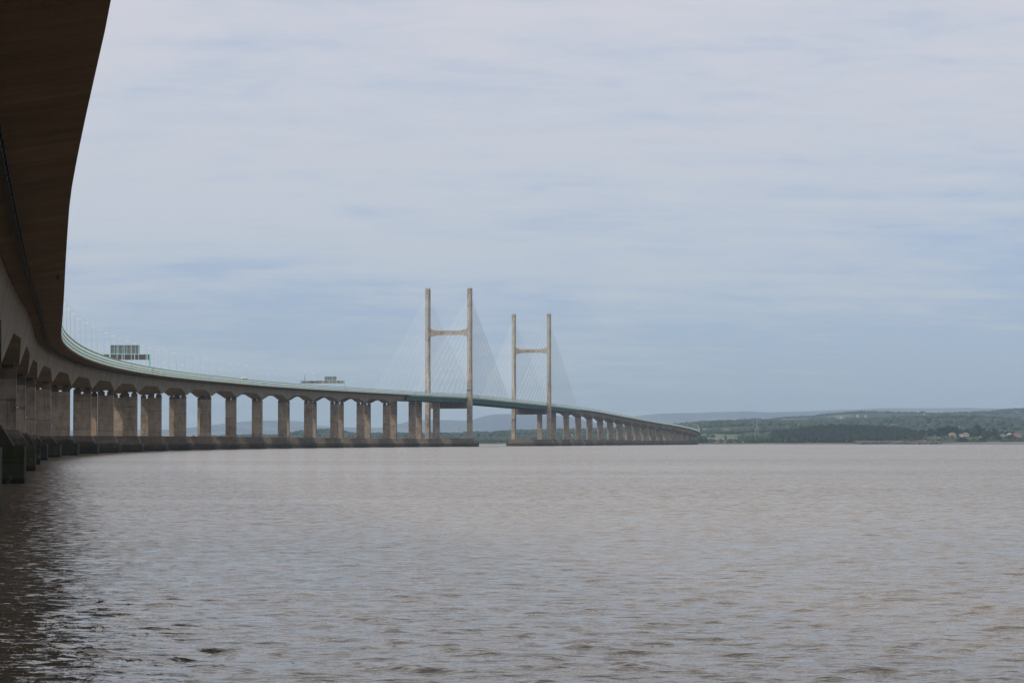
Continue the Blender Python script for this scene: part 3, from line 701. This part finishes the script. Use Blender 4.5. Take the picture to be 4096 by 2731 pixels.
# ------------------------------------------------------------------ far land
def fbm(x, y, s, o=4):
    out = np.zeros(np.shape(x)); amp = 1.0; tot = 0
    r = np.random.default_rng(int(s*7919) % 9973)
    for i in range(o):
        for j in range(3):
            a = r.random()*6.283; f = (2**i)*(.7+.6*r.random())/s
            out = out+amp*np.sin((x*math.cos(a)+y*math.sin(a))*f*6.283+r.random()*6.283)/3
        tot += amp; amp *= .55
    return out/tot
def mat_hill(name, wood, field, field2, sc_, thr, dotted=True):
    m, t, b = material(name); gp = t.new('ShaderNodeNewGeometry').outputs['Position']
    v = t.map(gp, (1, .45, 1))
    vo = t.new('ShaderNodeTexVoronoi', feature='F1', distance='EUCLIDEAN'); t.put(vo.inputs['Vector'], v); vo.inputs['Scale'].default_value = sc_
    cr, cg, cb = t.sep(vo.outputs['Color'])
    n = t.noise(v, sc_*.45, 4, .6)
    f = t.mix(cg, field, field2)
    sel = t.math('GREATER_THAN', t.math('ADD', t.math('MULTIPLY', cr, .5), t.math('MULTIPLY', n, .8)), thr)
    tr = t.ramp(t.noise(gp, .03, 5, .7), [(.3, .55), (.7, 1.35)])
    wd = t.mix(1.0, wood, tr, 'MULTIPLY')
    t.put(b.inputs['Base Color'], t.mix(sel, wd, f)); b.inputs['Roughness'].default_value = 1.0
    b.inputs['Specular IOR Level'].default_value = .1; return m
def ridge(name, prof, Yc, Yt, ztoe, mat, back, amp=0.0, pad=0.0, step=12, nrow=26):
    p = np.array(prof, dtype=float); pxs = np.arange(p[0, 0], p[-1, 0]+1, step)
    yy = np.interp(pxs, p[:, 0], p[:, 1]); kk = np.ones(3)/3; yy = np.convolve(np.pad(yy, 1, mode='edge'), kk, 'valid')
    zc = (HZ-yy)/F*Yc+CAMZ-pad; V = []; nx = len(pxs)
    for j in range(nrow+8):
        if j <= nrow:
            u = j/nrow; Yd = Yt+(Yc-Yt)*u; zz = ztoe+(zc-ztoe)*(np.sin(u*math.pi/2)**1.15 if u < 1 else 1.0)
        else:
            u = (j-nrow)/8; Yd = Yc+back*u; zz = zc*(1-u)+(ztoe-3)*u
        Xd = (pxs-2048)/F*Yc
        nz = fbm(Xd, np.full_like(Xd, Yd), Yc*.05, 5)*amp*min(1, j/6)*(0.0 if j == nrow else 1.0)*(1 if j < nrow else 0)
        V.append(np.stack([Xd, np.full_like(Xd, Yd), zz+np.minimum(nz, 0)], 1))
    V = np.concatenate(V); idx = np.arange(nx*(nrow+9-1)).reshape(nrow+8, nx)
    Fq = np.stack([idx[:-1, :-1].ravel(), idx[:-1, 1:].ravel(), idx[1:, 1:].ravel(), idx[1:, :-1].ravel()], 1)
    o = npmesh(name, V, Fq, mat); tag(o, kind='structure')
    return pxs, zc
CR = [(-900, 1746), (600, 1743), (943, 1742), (1050, 1740), (1200, 1740), (1240, 1727), (1264, 1720), (1306, 1718), (1373, 1722), (1419, 1736), (1480, 1733), (1590, 1732), (1700, 1732), (1760, 1731), (1830, 1733), (1900, 1728), (1980, 1729), (2040, 1723), (2100, 1721), (2140, 1722), (2200, 1718), (2300, 1718), (2370, 1716), (2453, 1713), (2560, 1706), (2650, 1701), (2785, 1690), (2860, 1684), (2960, 1682), (3000, 1684), (3100, 1684), (3300, 1686), (3400, 1680), (3500, 1674), (3600, 1669), (3700, 1664), (3760, 1662), (3900, 1663), (3990, 1667), (4040, 1679), (4075, 1686), (4096, 1683), (4300, 1678), (5200, 1700)]
DR = [(2700, 1752), (2880, 1700), (2957, 1677), (3000, 1674), (3030, 1673), (3048, 1679), (3075, 1675), (3140, 1667), (3200, 1665), (3260, 1663), (3280, 1657), (3400, 1646), (3450, 1644), (3500, 1647), (3560, 1648), (3640, 1647), (3655, 1653), (3680, 1651), (3760, 1651), (3860, 1647), (3960, 1644), (4000, 1639), (4040, 1635), (4075, 1633), (4096, 1634), (4400, 1632), (5200, 1640)]
ER = [(-900, 1730), (0, 1724), (400, 1722), (644, 1719), (843, 1718), (889, 1711), (949, 1705), (1000, 1698), (1047, 1690), (1097, 1684), (1172, 1683), (1211, 1686), (1264, 1700), (1313, 1704), (1373, 1709), (1500, 1711), (1580, 1710), (1630, 1698), (1687, 1681), (1807, 1681), (1866, 1684), (1893, 1682), (1941, 1666), (1983, 1658), (2045, 1657), (2145, 1662), (2248, 1664), (2298, 1675), (2343, 1690), (2400, 1692), (2453, 1680), (2555, 1662), (2619, 1656), (2759, 1652), (2800, 1650), (2917, 1647), (3012, 1652), (3167, 1647.6), (3450, 1636), (3693, 1636), (3783, 1634), (3860, 1637), (3961, 1636), (4096, 1640), (5200, 1650)]
M['hillE'] = mat_hill('distant_hill', (.12, .15, .20), (.17, .20, .21), (.18, .20, .22), .0011, .80)  # pale blue of the haze mixed into the base colours
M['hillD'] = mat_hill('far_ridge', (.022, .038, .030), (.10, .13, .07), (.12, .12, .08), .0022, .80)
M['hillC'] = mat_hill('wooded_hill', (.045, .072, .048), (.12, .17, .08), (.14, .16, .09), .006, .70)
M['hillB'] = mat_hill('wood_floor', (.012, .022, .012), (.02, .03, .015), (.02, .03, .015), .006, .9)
M['marsh'] = mat_hill('salt_marsh', (.11, .115, .06), (.17, .16, .09), (.13, .14, .07), .012, .62)
YC, YD, YE = 6900.0, 12000.0, 24000.0
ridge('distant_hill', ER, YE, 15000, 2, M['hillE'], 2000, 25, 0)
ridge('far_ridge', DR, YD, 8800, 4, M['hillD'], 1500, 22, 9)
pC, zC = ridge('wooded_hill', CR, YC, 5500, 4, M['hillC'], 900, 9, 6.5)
# flat far shore
g = 60; xs = np.linspace(-9000, 9000, g); ysl = [5060, 5110, 5160, 5230, 5300, 5450, 6000, 9000, 14000, 26000]; zsl = [-1.5, .15, 1.0, 2.3, 3.6, 4.2, 4.5, 4, 3.8, 3.5]
V = []; Fc = []
for yy, zz in zip(ysl, zsl):
    for xx in xs: V.append((xx, yy+25*math.sin(xx*.006)+12*math.sin(xx*.021), zz))
for j in range(len(ysl)-1):
    for i in range(g-1): Fc.append((j*g+i, j*g+i+1, (j+1)*g+i+1, (j+1)*g+i))
tag(npmesh('far_shore', V, Fc, M['marsh']), kind='structure')
# bluff on the right-hand shore
M['bluff'] = mat_hill('earth_bluff', (.045, .065, .028), (.17, .10, .075), (.10, .11, .05), .02, .69)
ridge('bluff', [(3380, 1770), (3440, 1764), (3480, 1755), (3520, 1747), (3560, 1742), (3640, 1740), (3740, 1742), (3900, 1744), (3990, 1747), (4096, 1749), (5200, 1750)], 5330, 5225, 3, M['bluff'], 300, 1.5, 2.0, 6, 10)
ridge('village_rise', [(2780, 1766), (2810, 1760), (2840, 1758), (2950, 1759), (2975, 1762), (2995, 1768)], 5400, 5250, 3.2, M['marsh'], 200, .5, 0, 6, 8)
# shingle beach
m, t, b = material('pink_grey_shingle'); gp = t.new('ShaderNodeNewGeometry').outputs['Position']; gz = t.sep(gp)[2]
c = t.mix(t.noise(gp, .25, 6, .75), (.11, .095, .085), (.22, .19, .17)); c = t.mix(t.smooth(gz, .5, 1.3, 1.0, 0.0), c, (.06, .055, .05))
t.put(b.inputs['Base Color'], c); b.inputs['Roughness'].default_value = .95; M['shingle'] = m
V = []; Fc = []; xs = np.linspace((3640-2048)/F*5200, 2400, 120)
for yy, zz in ((5060, -.8), (5095, .3), (5130, 1.6), (5170, 3.2), (5215, 5.0), (5235, 3.0)):
    for i, xx in enumerate(xs):
        fd = min(1, i/14); V.append((xx, yy+25*math.sin(xx*.006)+6*math.sin(xx*.05), (zz+.3*math.sin(xx*.09))*(.3+.7*fd) if zz > 0 else zz))
g = 120
for j in range(5):
    for i in range(g-1): Fc.append((j*g+i, j*g+i+1, (j+1)*g+i+1, (j+1)*g+i))
tag(npmesh('beach', V, Fc, M['shingle']), kind='structure')
# ------------------------------------------------------------------ foliage
def ico(sub=1):
    import bmesh
    bm = bmesh.new(); bmesh.ops.create_icosphere(bm, subdivisions=sub, radius=1.0); V = np.array([v.co[:] for v in bm.verts]); Fx = np.array([[v.index for v in f.verts] for f in bm.faces]); bm.free(); return V, Fx
IV, IF = ico(2); IV3, IF3 = ico(3)
def mat_leaf(name, c0, c1):
    m, t, b = material(name); at = t.new('ShaderNodeAttribute', attribute_name='tone').outputs['Fac']; gp = t.new('ShaderNodeNewGeometry').outputs['Position']
    n = t.noise(gp, .35, 5, .7); k = t.ramp(n, [(.3, .6), (.7, 1.3)])
    t.put(b.inputs['Base Color'], t.mix(1.0, t.mix(at, c0, c1), k, 'MULTIPLY')); b.inputs['Roughness'].default_value = 1.0; b.inputs['Specular IOR Level'].default_value = .1; return m
M['leaf'] = mat_leaf('broadleaf_canopy', (.022, .040, .024), (.065, .088, .045))
M['leafdark'] = mat_leaf('dark_canopy', (.007, .014, .010), (.020, .034, .018))
M['leafhill'] = mat_leaf('hill_canopy', (.036, .056, .048), (.080, .105, .082))  # lightened and blued, distance haze put into the leaf colour
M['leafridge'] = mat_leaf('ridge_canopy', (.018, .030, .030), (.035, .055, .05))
M['bark'] = mat_paint('bark', (.06, .05, .04), .95, .3, 1.0)
def crowns(P_, r_, hgt_, name, mat, rj=.35, sub=None):
    """many tree crowns (one roughened blob with loose leaf clumps each) in one mesh"""
    n = len(P_); bv, bf = (IV, IF) if sub is None else sub
    J = 1+rj*rng.normal(size=(n, len(bv)))*.6; Vv = bv[None]*J[..., None]
    th = rng.random(n)*6.283; ct, st = np.cos(th)[:, None], np.sin(th)[:, None]
    x = Vv[..., 0]*ct-Vv[..., 1]*st; y = Vv[..., 0]*st+Vv[..., 1]*ct
    Vv = np.stack([x*r_[:, None], y*r_[:, None], Vv[..., 2]*hgt_[:, None]*.5], -1)+P_[:, None, :]
    Vv[..., 2] += hgt_[:, None]*.5
    Fx = bf[None]+(np.arange(n)*len(bv))[:, None, None]
    tone = np.repeat(np.clip(rng.normal(.45, .28, n), 0, 1), len(bv))
    return npmesh(name, Vv.reshape(-1, 3), Fx.reshape(-1, 3), mat, None, True, {'tone': tone})
# wooded hill canopy
pts = []; rr = []; hh = []
zc_f = lambda px_: np.interp(px_, pC, zC)
for i in range(9000):
    px_ = random.uniform(900, 4500); u = random.random()**.8
    if random.random() < .18: u = 1.0
    X0 = (px_-2048)/F*YC; Yd = 5500+(YC-5500)*u; wood = fbm(np.array(X0), np.array(Yd), 700, 3)
    if wood < (-.10 if u < .99 else -.7) : continue
    zz = 4+(zc_f(px_)-4)*math.sin(u*math.pi/2)**1.15
    rad_ = random.uniform(4.5, 8.5); pts.append((X0, Yd, zz-2.5)); rr.append(rad_); hh.append(random.uniform(7, 12))
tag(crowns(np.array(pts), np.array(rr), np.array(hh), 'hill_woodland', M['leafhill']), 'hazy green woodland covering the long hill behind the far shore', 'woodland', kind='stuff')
# crest trees on the far ridge
pts = []; rr = []; hh = []
pD = np.array(DR, dtype=float)
for i in range(2600):
    px_ = random.uniform(2940, 4500); X0 = (px_-2048)/F*YD; u = 1.0 if random.random() < .5 else random.uniform(.55, 1); Yd = 8800+(YD-8800)*u
    zt_ = (HZ-np.interp(px_, pD[:, 0], pD[:, 1]))/F*YD+CAMZ-9; zz = 4+(zt_-4)*math.sin(u*math.pi/2)**1.15
    if u < 1 and fbm(np.array(X0), np.array(Yd), 900, 3) < .12: continue
    pts.append((X0, Yd, zz-4)); rr.append(random.uniform(7, 14)); hh.append(random.uniform(9, 15))
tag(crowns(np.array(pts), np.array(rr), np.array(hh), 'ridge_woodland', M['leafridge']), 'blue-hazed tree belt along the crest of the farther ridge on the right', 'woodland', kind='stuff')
# dark wood on the shore
BW = np.array([(3066, 1740), (3085, 1723), (3130, 1717), (3200, 1708), (3260, 1701), (3330, 1697), (3420, 1698), (3500, 1701), (3560, 1704), (3600, 1705), (3632, 1713), (3645, 1738)], dtype=float)
V = []; pxs = np.arange(3060, 3652, 8); 
for yy, u in ((5255, 0), (5300, .35), (5380, .75), (5470, 1), (5600, .9), (5700, 0)):
    for q in pxs:
        zt_ = max(2, (HZ-np.interp(q, BW[:, 0], BW[:, 1]))/F*5470+CAMZ-15)
        V.append(((q-2048)/F*5470, yy, 3+(zt_-3)*u))
g = len(pxs); Fc = [(j*g+i, j*g+i+1, (j+1)*g+i+1, (j+1)*g+i) for j in range(5) for i in range(g-1)]
tag(npmesh('wood_hillock', V, Fc, M['hillB']), kind='structure')
pts = []; rr = []; hh = []
for i in range(1500):
    q = random.uniform(3068, 3642); u = random.random(); Yd = 5258+(5470-5258)*u
    zt_ = max(2, (HZ-np.interp(q, BW[:, 0], BW[:, 1]))/F*5470+CAMZ-15); zz = 3+(zt_-3)*float(np.interp(Yd, [5255, 5300, 5380, 5470], [0, .35, .75, 1]))
    ed_ = min(q-3066, 3644-q)/14; hgt = random.uniform(11, 17)*min(1, .45+.5*ed_)
    pts.append(((q-2048)/F*5470, Yd, zz-1)); rr.append(random.uniform(3.6, 6.2)); hh.append(hgt)
tag(crowns(np.array(pts), np.array(rr), np.array(hh), 'shore_woodland', M['leafdark'], .4), 'dense dark green wood on the far shore right of the electricity towers', 'woodland', kind='stuff')
# low scrub along the whole far shore
pts = []; rr = []; hh = []
for i in range(4200):
    q = random.uniform(850, 4400)
    Yd = random.uniform(5250, 5480); X0 = (q-2048)/F*5300
    top = np.interp(q, [850, 1900, 2300, 2700, 2790, 2850, 2960, 3000, 3070, 3480, 3600, 4100, 4400], [5, 6, 8, 9, 16, 7, 8, 15, 14, 4, 5, 5, 6])*random.uniform(.6, 1.15)
    if fbm(np.array(X0), np.array(Yd*3), 180, 3) < -.25: continue
    z0 = 3.4
    if q > 3440:
        Yd = random.uniform(5235, 5335); zcb = float(np.interp(q, [3440, 3480, 3520, 3560, 3640, 3740, 3900, 3990, 4096, 4400], [5, 9, 13, 16, 17, 16, 15, 14, 12.5, 12])); z0 = 3+(zcb-3)*min(1, max(0, (Yd-5225)/105))**.8
        top *= .8
        if fbm(np.array(X0), np.array(Yd), 90, 3) < .0: continue
    pts.append((X0, Yd, z0-.7)); rr.append(random.uniform(2, 4.5)*(.6+top/20)); hh.append(top)
tag(crowns(np.array(pts), np.array(rr), np.array(hh), 'shore_scrub', M['leaf'], .4), 'low green scrub and bushes lining the far shore', 'scrub', kind='stuff')
# single trees that can be told apart
def make_tree(name, seed, tall, wide, mat, blobs=22):
    r = random.Random(seed); root = empty(name, (0, 0, 0))
    tk = MB(); tk.tube((0, 0, -1), (.1*wide, 0, tall*.35), .045*tall, .028*tall, 7); tk.tube((.1*wide, 0, tall*.35), (0, .1, tall*.75), .028*tall, .008*tall, 6)
    for i in range(6):
        a = r.random()*6.28; z0 = tall*r.uniform(.28, .6); tk.tube((.05*wide, 0, z0), (math.cos(a)*wide*.55, math.sin(a)*wide*.55, z0+tall*r.uniform(.12, .25)), .014*tall, .004*tall, 5)
    tk.build('trunk', M['bark'], root)
    Vs = []; Fs = []; tn = []; o = 0
    for i in range(blobs):
        a = r.random()*6.28; u = r.uniform(.22, .95); rad_ = wide*math.sqrt(max(.05, 1-((u-.55)/.5)**2))*r.uniform(.25, .75)
        c = np.array([math.cos(a)*rad_, math.sin(a)*rad_, tall*u]); rb = wide*r.uniform(.22, .40)
        J = 1+.22*np.random.default_rng(seed*100+i).normal(size=(len(IV), 1)); v = IV*J*rb*np.array([1, 1, .8])+c
        Vs.append(v); Fs.append(IF+o); o += len(v); tn += [r.uniform(0, .9)]*len(v)
    rg = np.random.default_rng(seed)       # loose leaf sprays break up the outline
    n = 900; c = rg.normal(size=(n, 3)); c /= np.linalg.norm(c, axis=1)[:, None]; c *= rg.uniform(.75, 1.08, (n, 1)); c = c*np.array([wide, wide, tall*.40])+np.array([0, 0, tall*.60])
    e1 = rg.normal(size=(n, 3))*.05*tall; e2 = rg.normal(size=(n, 3))*.05*tall; Q = np.stack([c, c+e1, c+e2], 1).reshape(-1, 3)
    Vs.append(Q); Fs.append(np.arange(3*n).reshape(n, 3)+o); tn += list(np.repeat(rg.uniform(.1, 1, n), 3))
    npmesh('crown', np.concatenate(Vs), np.concatenate(Fs), mat, root, False, {'tone': tn}); note(root); return root
T1 = make_tree('tree', 1, 13, 6.5, M['leafdark']); T2 = make_tree('tree', 2, 12, 5.2, M['leaf']); T3 = make_tree('conifer', 3, 17, 3.6, M['leafdark'], 18); T4 = make_tree('bush', 4, 6, 4.2, M['leafdark'], 12)
used = set()
def put_tree(src, q, ytop, Y, zg, label, cat, wide=1.0, group='trees on the right-hand shore'):
    x_, _, zt_ = W(q, ytop, Y); base = {T1.name: 13, T2.name: 12, T3.name: 17, T4.name: 6}[src.name]; s_ = max(.3, (zt_-zg)/base)
    if src.name in used: o = copy_tree(src, None, (x_, Y, zg), random.uniform(0, 6), (s_*wide, s_*wide, s_))
    else: used.add(src.name); o = src; o.location = (x_, Y, zg); o.scale = (s_*wide, s_*wide, s_)
    tag(o, label, cat, group)
put_tree(T1, 3689, 1719, 5360, 14, 'dark round tree alone between the shore wood and the broad copse', 'tree')
put_tree(T1, 3724, 1714, 5365, 14, 'dark spreading tree just left of the broad copse', 'tree')
put_tree(T1, 3766, 1710, 5365, 13, 'left tree of the broad dark copse behind the pink-roofed house', 'tree', 1.1)
put_tree(T1, 3790, 1706, 5368, 13, 'middle and tallest tree of the broad dark copse', 'tree', 1.2)
put_tree(T1, 3816, 1709, 5372, 13, 'right tree of the broad dark copse, above the first pink roof', 'tree', 1.1)
put_tree(T2, 3840, 1716, 5365, 13, 'lighter green tree between the two pink-roofed houses', 'tree')
put_tree(T1, 3868, 1715, 5372, 13, 'dark tree rising behind the second pink-roofed house', 'tree', .8)
put_tree(T3, 3909, 1700, 5350, 13, 'tallest dark conifer on the shore, reddish-brown at its top', 'tree', 1.2)
put_tree(T2, 3894, 1711, 5345, 13, 'green tree leaning on the left of the tall dark conifer', 'tree', 1.0)
put_tree(T2, 3930, 1712, 5352, 13, 'slim green tree on the right of the tall dark conifer', 'tree', .8)
put_tree(T1, 3979, 1716, 5340, 13, 'compact dark round tree left of the white-gabled house', 'tree', .75)
put_tree(T2, 3955, 1720, 5350, 13, 'pale green tree between the conifer and the compact dark tree', 'tree', .9)
put_tree(T3, 4025, 1724, 5360, 12, 'small dark conifer behind the white-gabled house', 'tree', 1.0)
put_tree(T4, 3947, 1731, 5300, 10, 'rounded dark bush on the bluff edge below the trees', 'bush', 1.2, 'bushes on the bluff')
put_tree(T4, 3990, 1743, 5280, 8, 'dark bush on the bluff under the compact tree', 'bush', 1.6, 'bushes on the bluff')
put_tree(T4, 3930, 1751, 5250, 4.5, 'dark bush low on the bluff just above the shingle', 'bush', 1.5, 'bushes on the bluff')
put_tree(T4, 3848, 1750, 5250, 4.5, 'broad dark bush left of the yellow gorse', 'bush', 2.0, 'bushes on the bluff')
put_tree(T4, 4042, 1740, 5300, 9, 'dark hedge-like bush in front of the white-gabled house', 'bush', 1.6, 'bushes on the bluff')
G0 = make_tree('gorse_bush', 9, 3.2, 3.0, mat_leaf('yellow_gorse_flowers', (.22, .22, .03), (.42, .38, .04)), 10)
G0.location = W(3874, 1758, 5252); G0.scale = (1.6, 1.2, 1.1); tag(G0, 'yellow flowering gorse bush on the bluff above the shingle', 'bush')
# ------------------------------------------------------------------ rocks at the point
pts = []; rr = []; hh = []
for i in range(900):
    q = 3425+abs(random.gauss(0, 1))*150
    if q > 3760: continue
    Yd = random.uniform(5085, 5175); pts.append(((q-2048)/F*5130, Yd+20*math.sin(q*.02), -.3+(Yd-5085)/90*3.0)); sz = random.uniform(1.0, 3.6); rr.append(sz*1.3); hh.append(sz*1.6)
m, t, b = material('tawny_rock'); gp = t.new('ShaderNodeNewGeometry').outputs['Position']; at = t.new('ShaderNodeAttribute', attribute_name='tone').outputs['Fac']; gz = t.sep(gp)[2]
c = t.mix(1.0, t.mix(at, (.045, .036, .030), (.21, .155, .105)), t.ramp(t.noise(gp, .09, 4, .7), [(.40, .35), (.62, 1.2)]), 'MULTIPLY'); c = t.mix(t.smooth(gz, .4, 1.1, 1.0, 0.0), c, (.035, .032, .03)); t.put(b.inputs['Base Color'], c); b.inputs['Roughness'].default_value = .9; M['rock'] = m
o = crowns(np.array(pts), np.array(rr), np.array(hh), 'shore_rocks', M['rock'], .3, ico(1)); o.data.polygons.foreach_set('use_smooth', [False]*len(o.data.polygons)); tag(o, 'tawny tumbled rocks at the water\'s edge of the low point', 'rocks', kind='stuff')
# ------------------------------------------------------------------ houses
M['roofpink'] = mat_paint('pink_brown_roof_tiles', (.27, .17, .145), .9, .2, .5); M['roofred'] = mat_paint('red_roof_tiles', (.28, .075, .055), .9, .2, .5)
M['wallwhite'] = mat_paint('white_render', (.58, .57, .55), .9, .1, .5); M['wallbuff'] = mat_paint('buff_render', (.40, .34, .28), .9, .15, .5)
M['roofgrey'] = mat_paint('grey_slate', (.16, .155, .16), .9, .2, .5)
def house(q, ybase, Y, wd, dp, hw, hr, wall, roof, label, hip=0.0, gable_front=False, rz=0.0, name='house'):
    root = empty(name, W(q, ybase, Y), rz, label, 'house' if name == 'house' else name)
    b = MB(); b.box((0, 0, hw/2-2.5), (wd, dp, hw+5)); 
    r_ = MB(); e = .5; x, y = wd/2+e, dp/2+e
    if gable_front: r_.add([(-x, -y, hw), (x, -y, hw), (0, -y, hw+hr), (-x, y, hw), (x, y, hw), (0, y, hw+hr)], [(0, 3, 5, 2), (1, 2, 5, 4), (0, 1, 4, 3)]); b.add([(-wd/2, -dp/2, hw), (wd/2, -dp/2, hw), (0, -dp/2, hw+hr*.92), (-wd/2, -dp/2+.2, hw), (wd/2, -dp/2+.2, hw), (0, -dp/2+.2, hw+hr*.92)], [(0, 1, 2), (5, 4, 3)])
    else: r_.add([(-x, -y, hw), (x, -y, hw), (x, y, hw), (-x, y, hw), (-x+x*hip, 0, hw+hr), (x-x*hip, 0, hw+hr)], [(0, 1, 5, 4), (1, 2, 5), (2, 3, 4, 5), (3, 0, 4), (3, 2, 1, 0)])
    b.build('wall', wall, root); rf = r_.build('roof', roof, root)
    c_ = MB(); c_.box((wd*.2, 0, hw+hr*.9), (.8, .8, 1.6)); c_.build('chimney', wall, rf)
    for sx in ((-.28, .28) if wd > 6 else (0,)):
        w_ = MB(); w_.box((sx*wd, -dp/2-.03, hw*.55), (1.3, .08, 1.2)); w_.build('window', M['blackglass'], root)
house(3807, 1741, 5345, 15, 9, 2.6, 3.6, M['wallbuff'], M['roofpink'], 'left of two pink-roofed houses half hidden by the hedge on the bluff', .55)
house(3862, 1741, 5345, 13, 9, 2.8, 3.3, M['wallbuff'], M['roofpink'], 'right of two pink-roofed houses half hidden by the hedge', .55)
house(3845, 1740, 5350, 9, 6, 1.8, .9, M['wallwhite'], M['roofpink'], 'low white extension left of the second pink-roofed house', .2)
house(4036, 1742, 5345, 10.5, 9, 2.2, 3.6, M['wallwhite'], M['wallwhite'], 'bright white-gabled house on the bluff beside the red roof', 0, True)
house(4067, 1746, 5340, 16, 9, 3.0, 4.2, M['wallbuff'], M['roofred'], 'house with big bright red roof right of the white gable', .3)
house(4010, 1744, 5352, 11, 8, 2.0, 2.2, M['wallbuff'], M['roofgrey'], 'low grey-roofed house just left of the white-gabled house', .2)
vil = [(2834, 1757, 5, M['wallwhite'], M['wallwhite'], 'white-gabled cottage at the left end of the shore hamlet'), (2844, 1758, 8, M['wallbuff'], M['roofpink'], 'small buff cottage right of the white-gabled one in the hamlet'),
       (2862, 1757, 9, M['wallwhite'], M['roofpink'], 'white cottage with pink roof left of the hamlet\'s middle'), (2876, 1757, 8, M['wallbuff'], M['roofpink'], 'pink-roofed cottage in the middle of the hamlet, beside a white one'),
       (2888, 1756, 11, M['wallbuff'], M['roofpink'], 'long pink-roofed house left of the dark tree in the hamlet'), (2918, 1757, 12, M['wallwhite'], M['roofpink'], 'long pink roof right of the dark tree in the hamlet'),
       (2933, 1759, 10, M['wallbuff'], M['roofpink'], 'low pink-roofed house near the right end of the hamlet'), (2944, 1759, 6, M['wallwhite'], M['roofgrey'], 'white cottage with grey roof at the right end of the hamlet')]
for q, yb_, wd, wl, rf, lb in vil: house(q, yb_+.5, 5385, wd*.85, 7, 2.7, 2.1, wl, rf, lb, .1, wd < 6)
def ridge_spot(q, py):      # where on the far ridge's slope a house shows at this bearing and height
    best = None; X0 = (q-2048)/F*YD; zc_ = (HZ-np.interp(q, pD[:, 0], pD[:, 1]))/F*YD+CAMZ-9
    for Yd in np.arange(9300, 11900, 50):
        u = (Yd-8800)/(YD-8800); zz = 4+(zc_-4)*math.sin(u*math.pi/2)**1.15+min(0, float(fbm(np.array(X0), np.array(Yd), YD*.05, 5))*22)
        e = abs(HZ-(zz-CAMZ)*F/Yd-py)
        if best is None or e < best[0]: best = (e, Yd, zz)
    return HZ-(best[2]-CAMZ)*F/best[1], best[1]
for q, yb_, wd, lb in ((3364, 1669, 12, 'white farmhouse on the hazy ridge above the dark wood'), (3430, 1666, 13, 'left of two white houses on the hazy ridge'), (3462, 1666, 11, 'right of two white houses on the hazy ridge'), (3695, 1660, 8, 'tiny white house at the tree gap on the far ridge')):
    house(q, *ridge_spot(q, yb_), wd*.75, 6, 3.2, 2.2, M['wallbuff'], M['wallwhite'], lb, .1)
house(3247, *ridge_spot(3247, 1680), 26, 12, 5, 2, M['wallwhite'], M['roofgrey'], 'long white building in the fields left on the far ridge', .1)
# ------------------------------------------------------------------ electricity towers
def make_tower():
    root = empty('electricity_pylon', (0, 0, 0)); Ht = 46; m1 = MB()
    def wd(z): return 4.2*(1-z/30)+.75 if z < 26 else .95*(1-(z-26)/(Ht-26))*.9+.35
    zs_ = [0, 6, 11, 15.5, 19.5, 23, 26, 29, 32, 35, 38, 41, Ht]
    for a, b_ in zip(zs_[:-1], zs_[1:]):
        wa, wb = wd(a), wd(b_); ca = [(-wa, -wa), (wa, -wa), (wa, wa), (-wa, wa)]; cb = [(-wb, -wb), (wb, -wb), (wb, wb), (-wb, wb)]
        for i in range(4):
            j = (i+1) % 4; m1.tube((*ca[i], a), (*cb[i], b_), .16, .14, 4, False); m1.tube((*ca[i], a), (*cb[j], b_), .09, .09, 3, False); m1.tube((*ca[j], a), (*cb[i], b_), .09, .09, 3, False)
    m1.build('lattice_mast', M['rail'], root)
    for z_, l_ in ((27, 8.5), (33.5, 9.5), (40, 7.5)):
        c = MB()
        for sx in (-1, 1):
            for sy in (-.8, .8): c.tube((sx*.6, sy, z_), (sx*l_, 0, z_+.4), .12, .08, 4, False); c.tube((sx*.6, sy*.7, z_+2.2), (sx*l_, 0, z_+.45), .09, .07, 3, False)
            c.tube((sx*l_, 0, z_+.4), (sx*l_, 0, z_-2.4), .13, .13, 5)
        c.build('crossarm', M['rail'], root)
    note(root); return root
tw = make_tower(); first = True
for q, yt, Y, lb in ((3027, 1665, 5650, 'largest electricity tower, dark lattice left of the shore wood'), (2954, 1697, 6900, 'electricity tower between the hamlet and the largest tower'), (2820, 1677, 8400, 'faint electricity tower on the hill skyline above the bridge end'),
                    (1839, 1700, 6500, 'electricity tower seen between the two legs of the nearer pylon'), (1075, 1726, 8200, 'faint electricity tower between the piers, right of a smaller one'), (1048, 1722, 8000, 'faint electricity tower hard against the right of a bridge column'),
                    (2240, 1704, 7000, 'faint electricity tower just right of the farther bridge pylon'), (2363, 1703, 7200, 'faint electricity tower between columns beyond the farther pylon'), (1486, 1724, 7600, 'small electricity tower right of a low dark hill between piers')):
    x_, _, zt_ = W(q, yt, Y); o = tw if first else copy_tree(tw); first = False
    o.location = (x_, Y, zt_-46); o.rotation_euler = (0, 0, random.uniform(-.5, .5)); tag(o, lb, 'electricity tower', 'electricity towers on the far shore')
# ------------------------------------------------------------------ air
hz = MB(); hz.box((0, 12300, 218), (30000, 26200, 466)); m = bpy.data.materials.new('haze_air'); m.use_nodes = True; nt = m.node_tree; nt.nodes.clear()
pv = nt.nodes.new('ShaderNodeVolumePrincipled'); ou = nt.nodes.new('ShaderNodeOutputMaterial'); nt.links.new(pv.outputs[0], ou.inputs['Volume'])
pv.inputs['Color'].default_value = (.64, .83, 1.0, 1); pv.inputs['Density'].default_value = 4.5e-5; pv.inputs['Anisotropy'].default_value = 0
tag(hz.build('haze', m), kind='stuff')
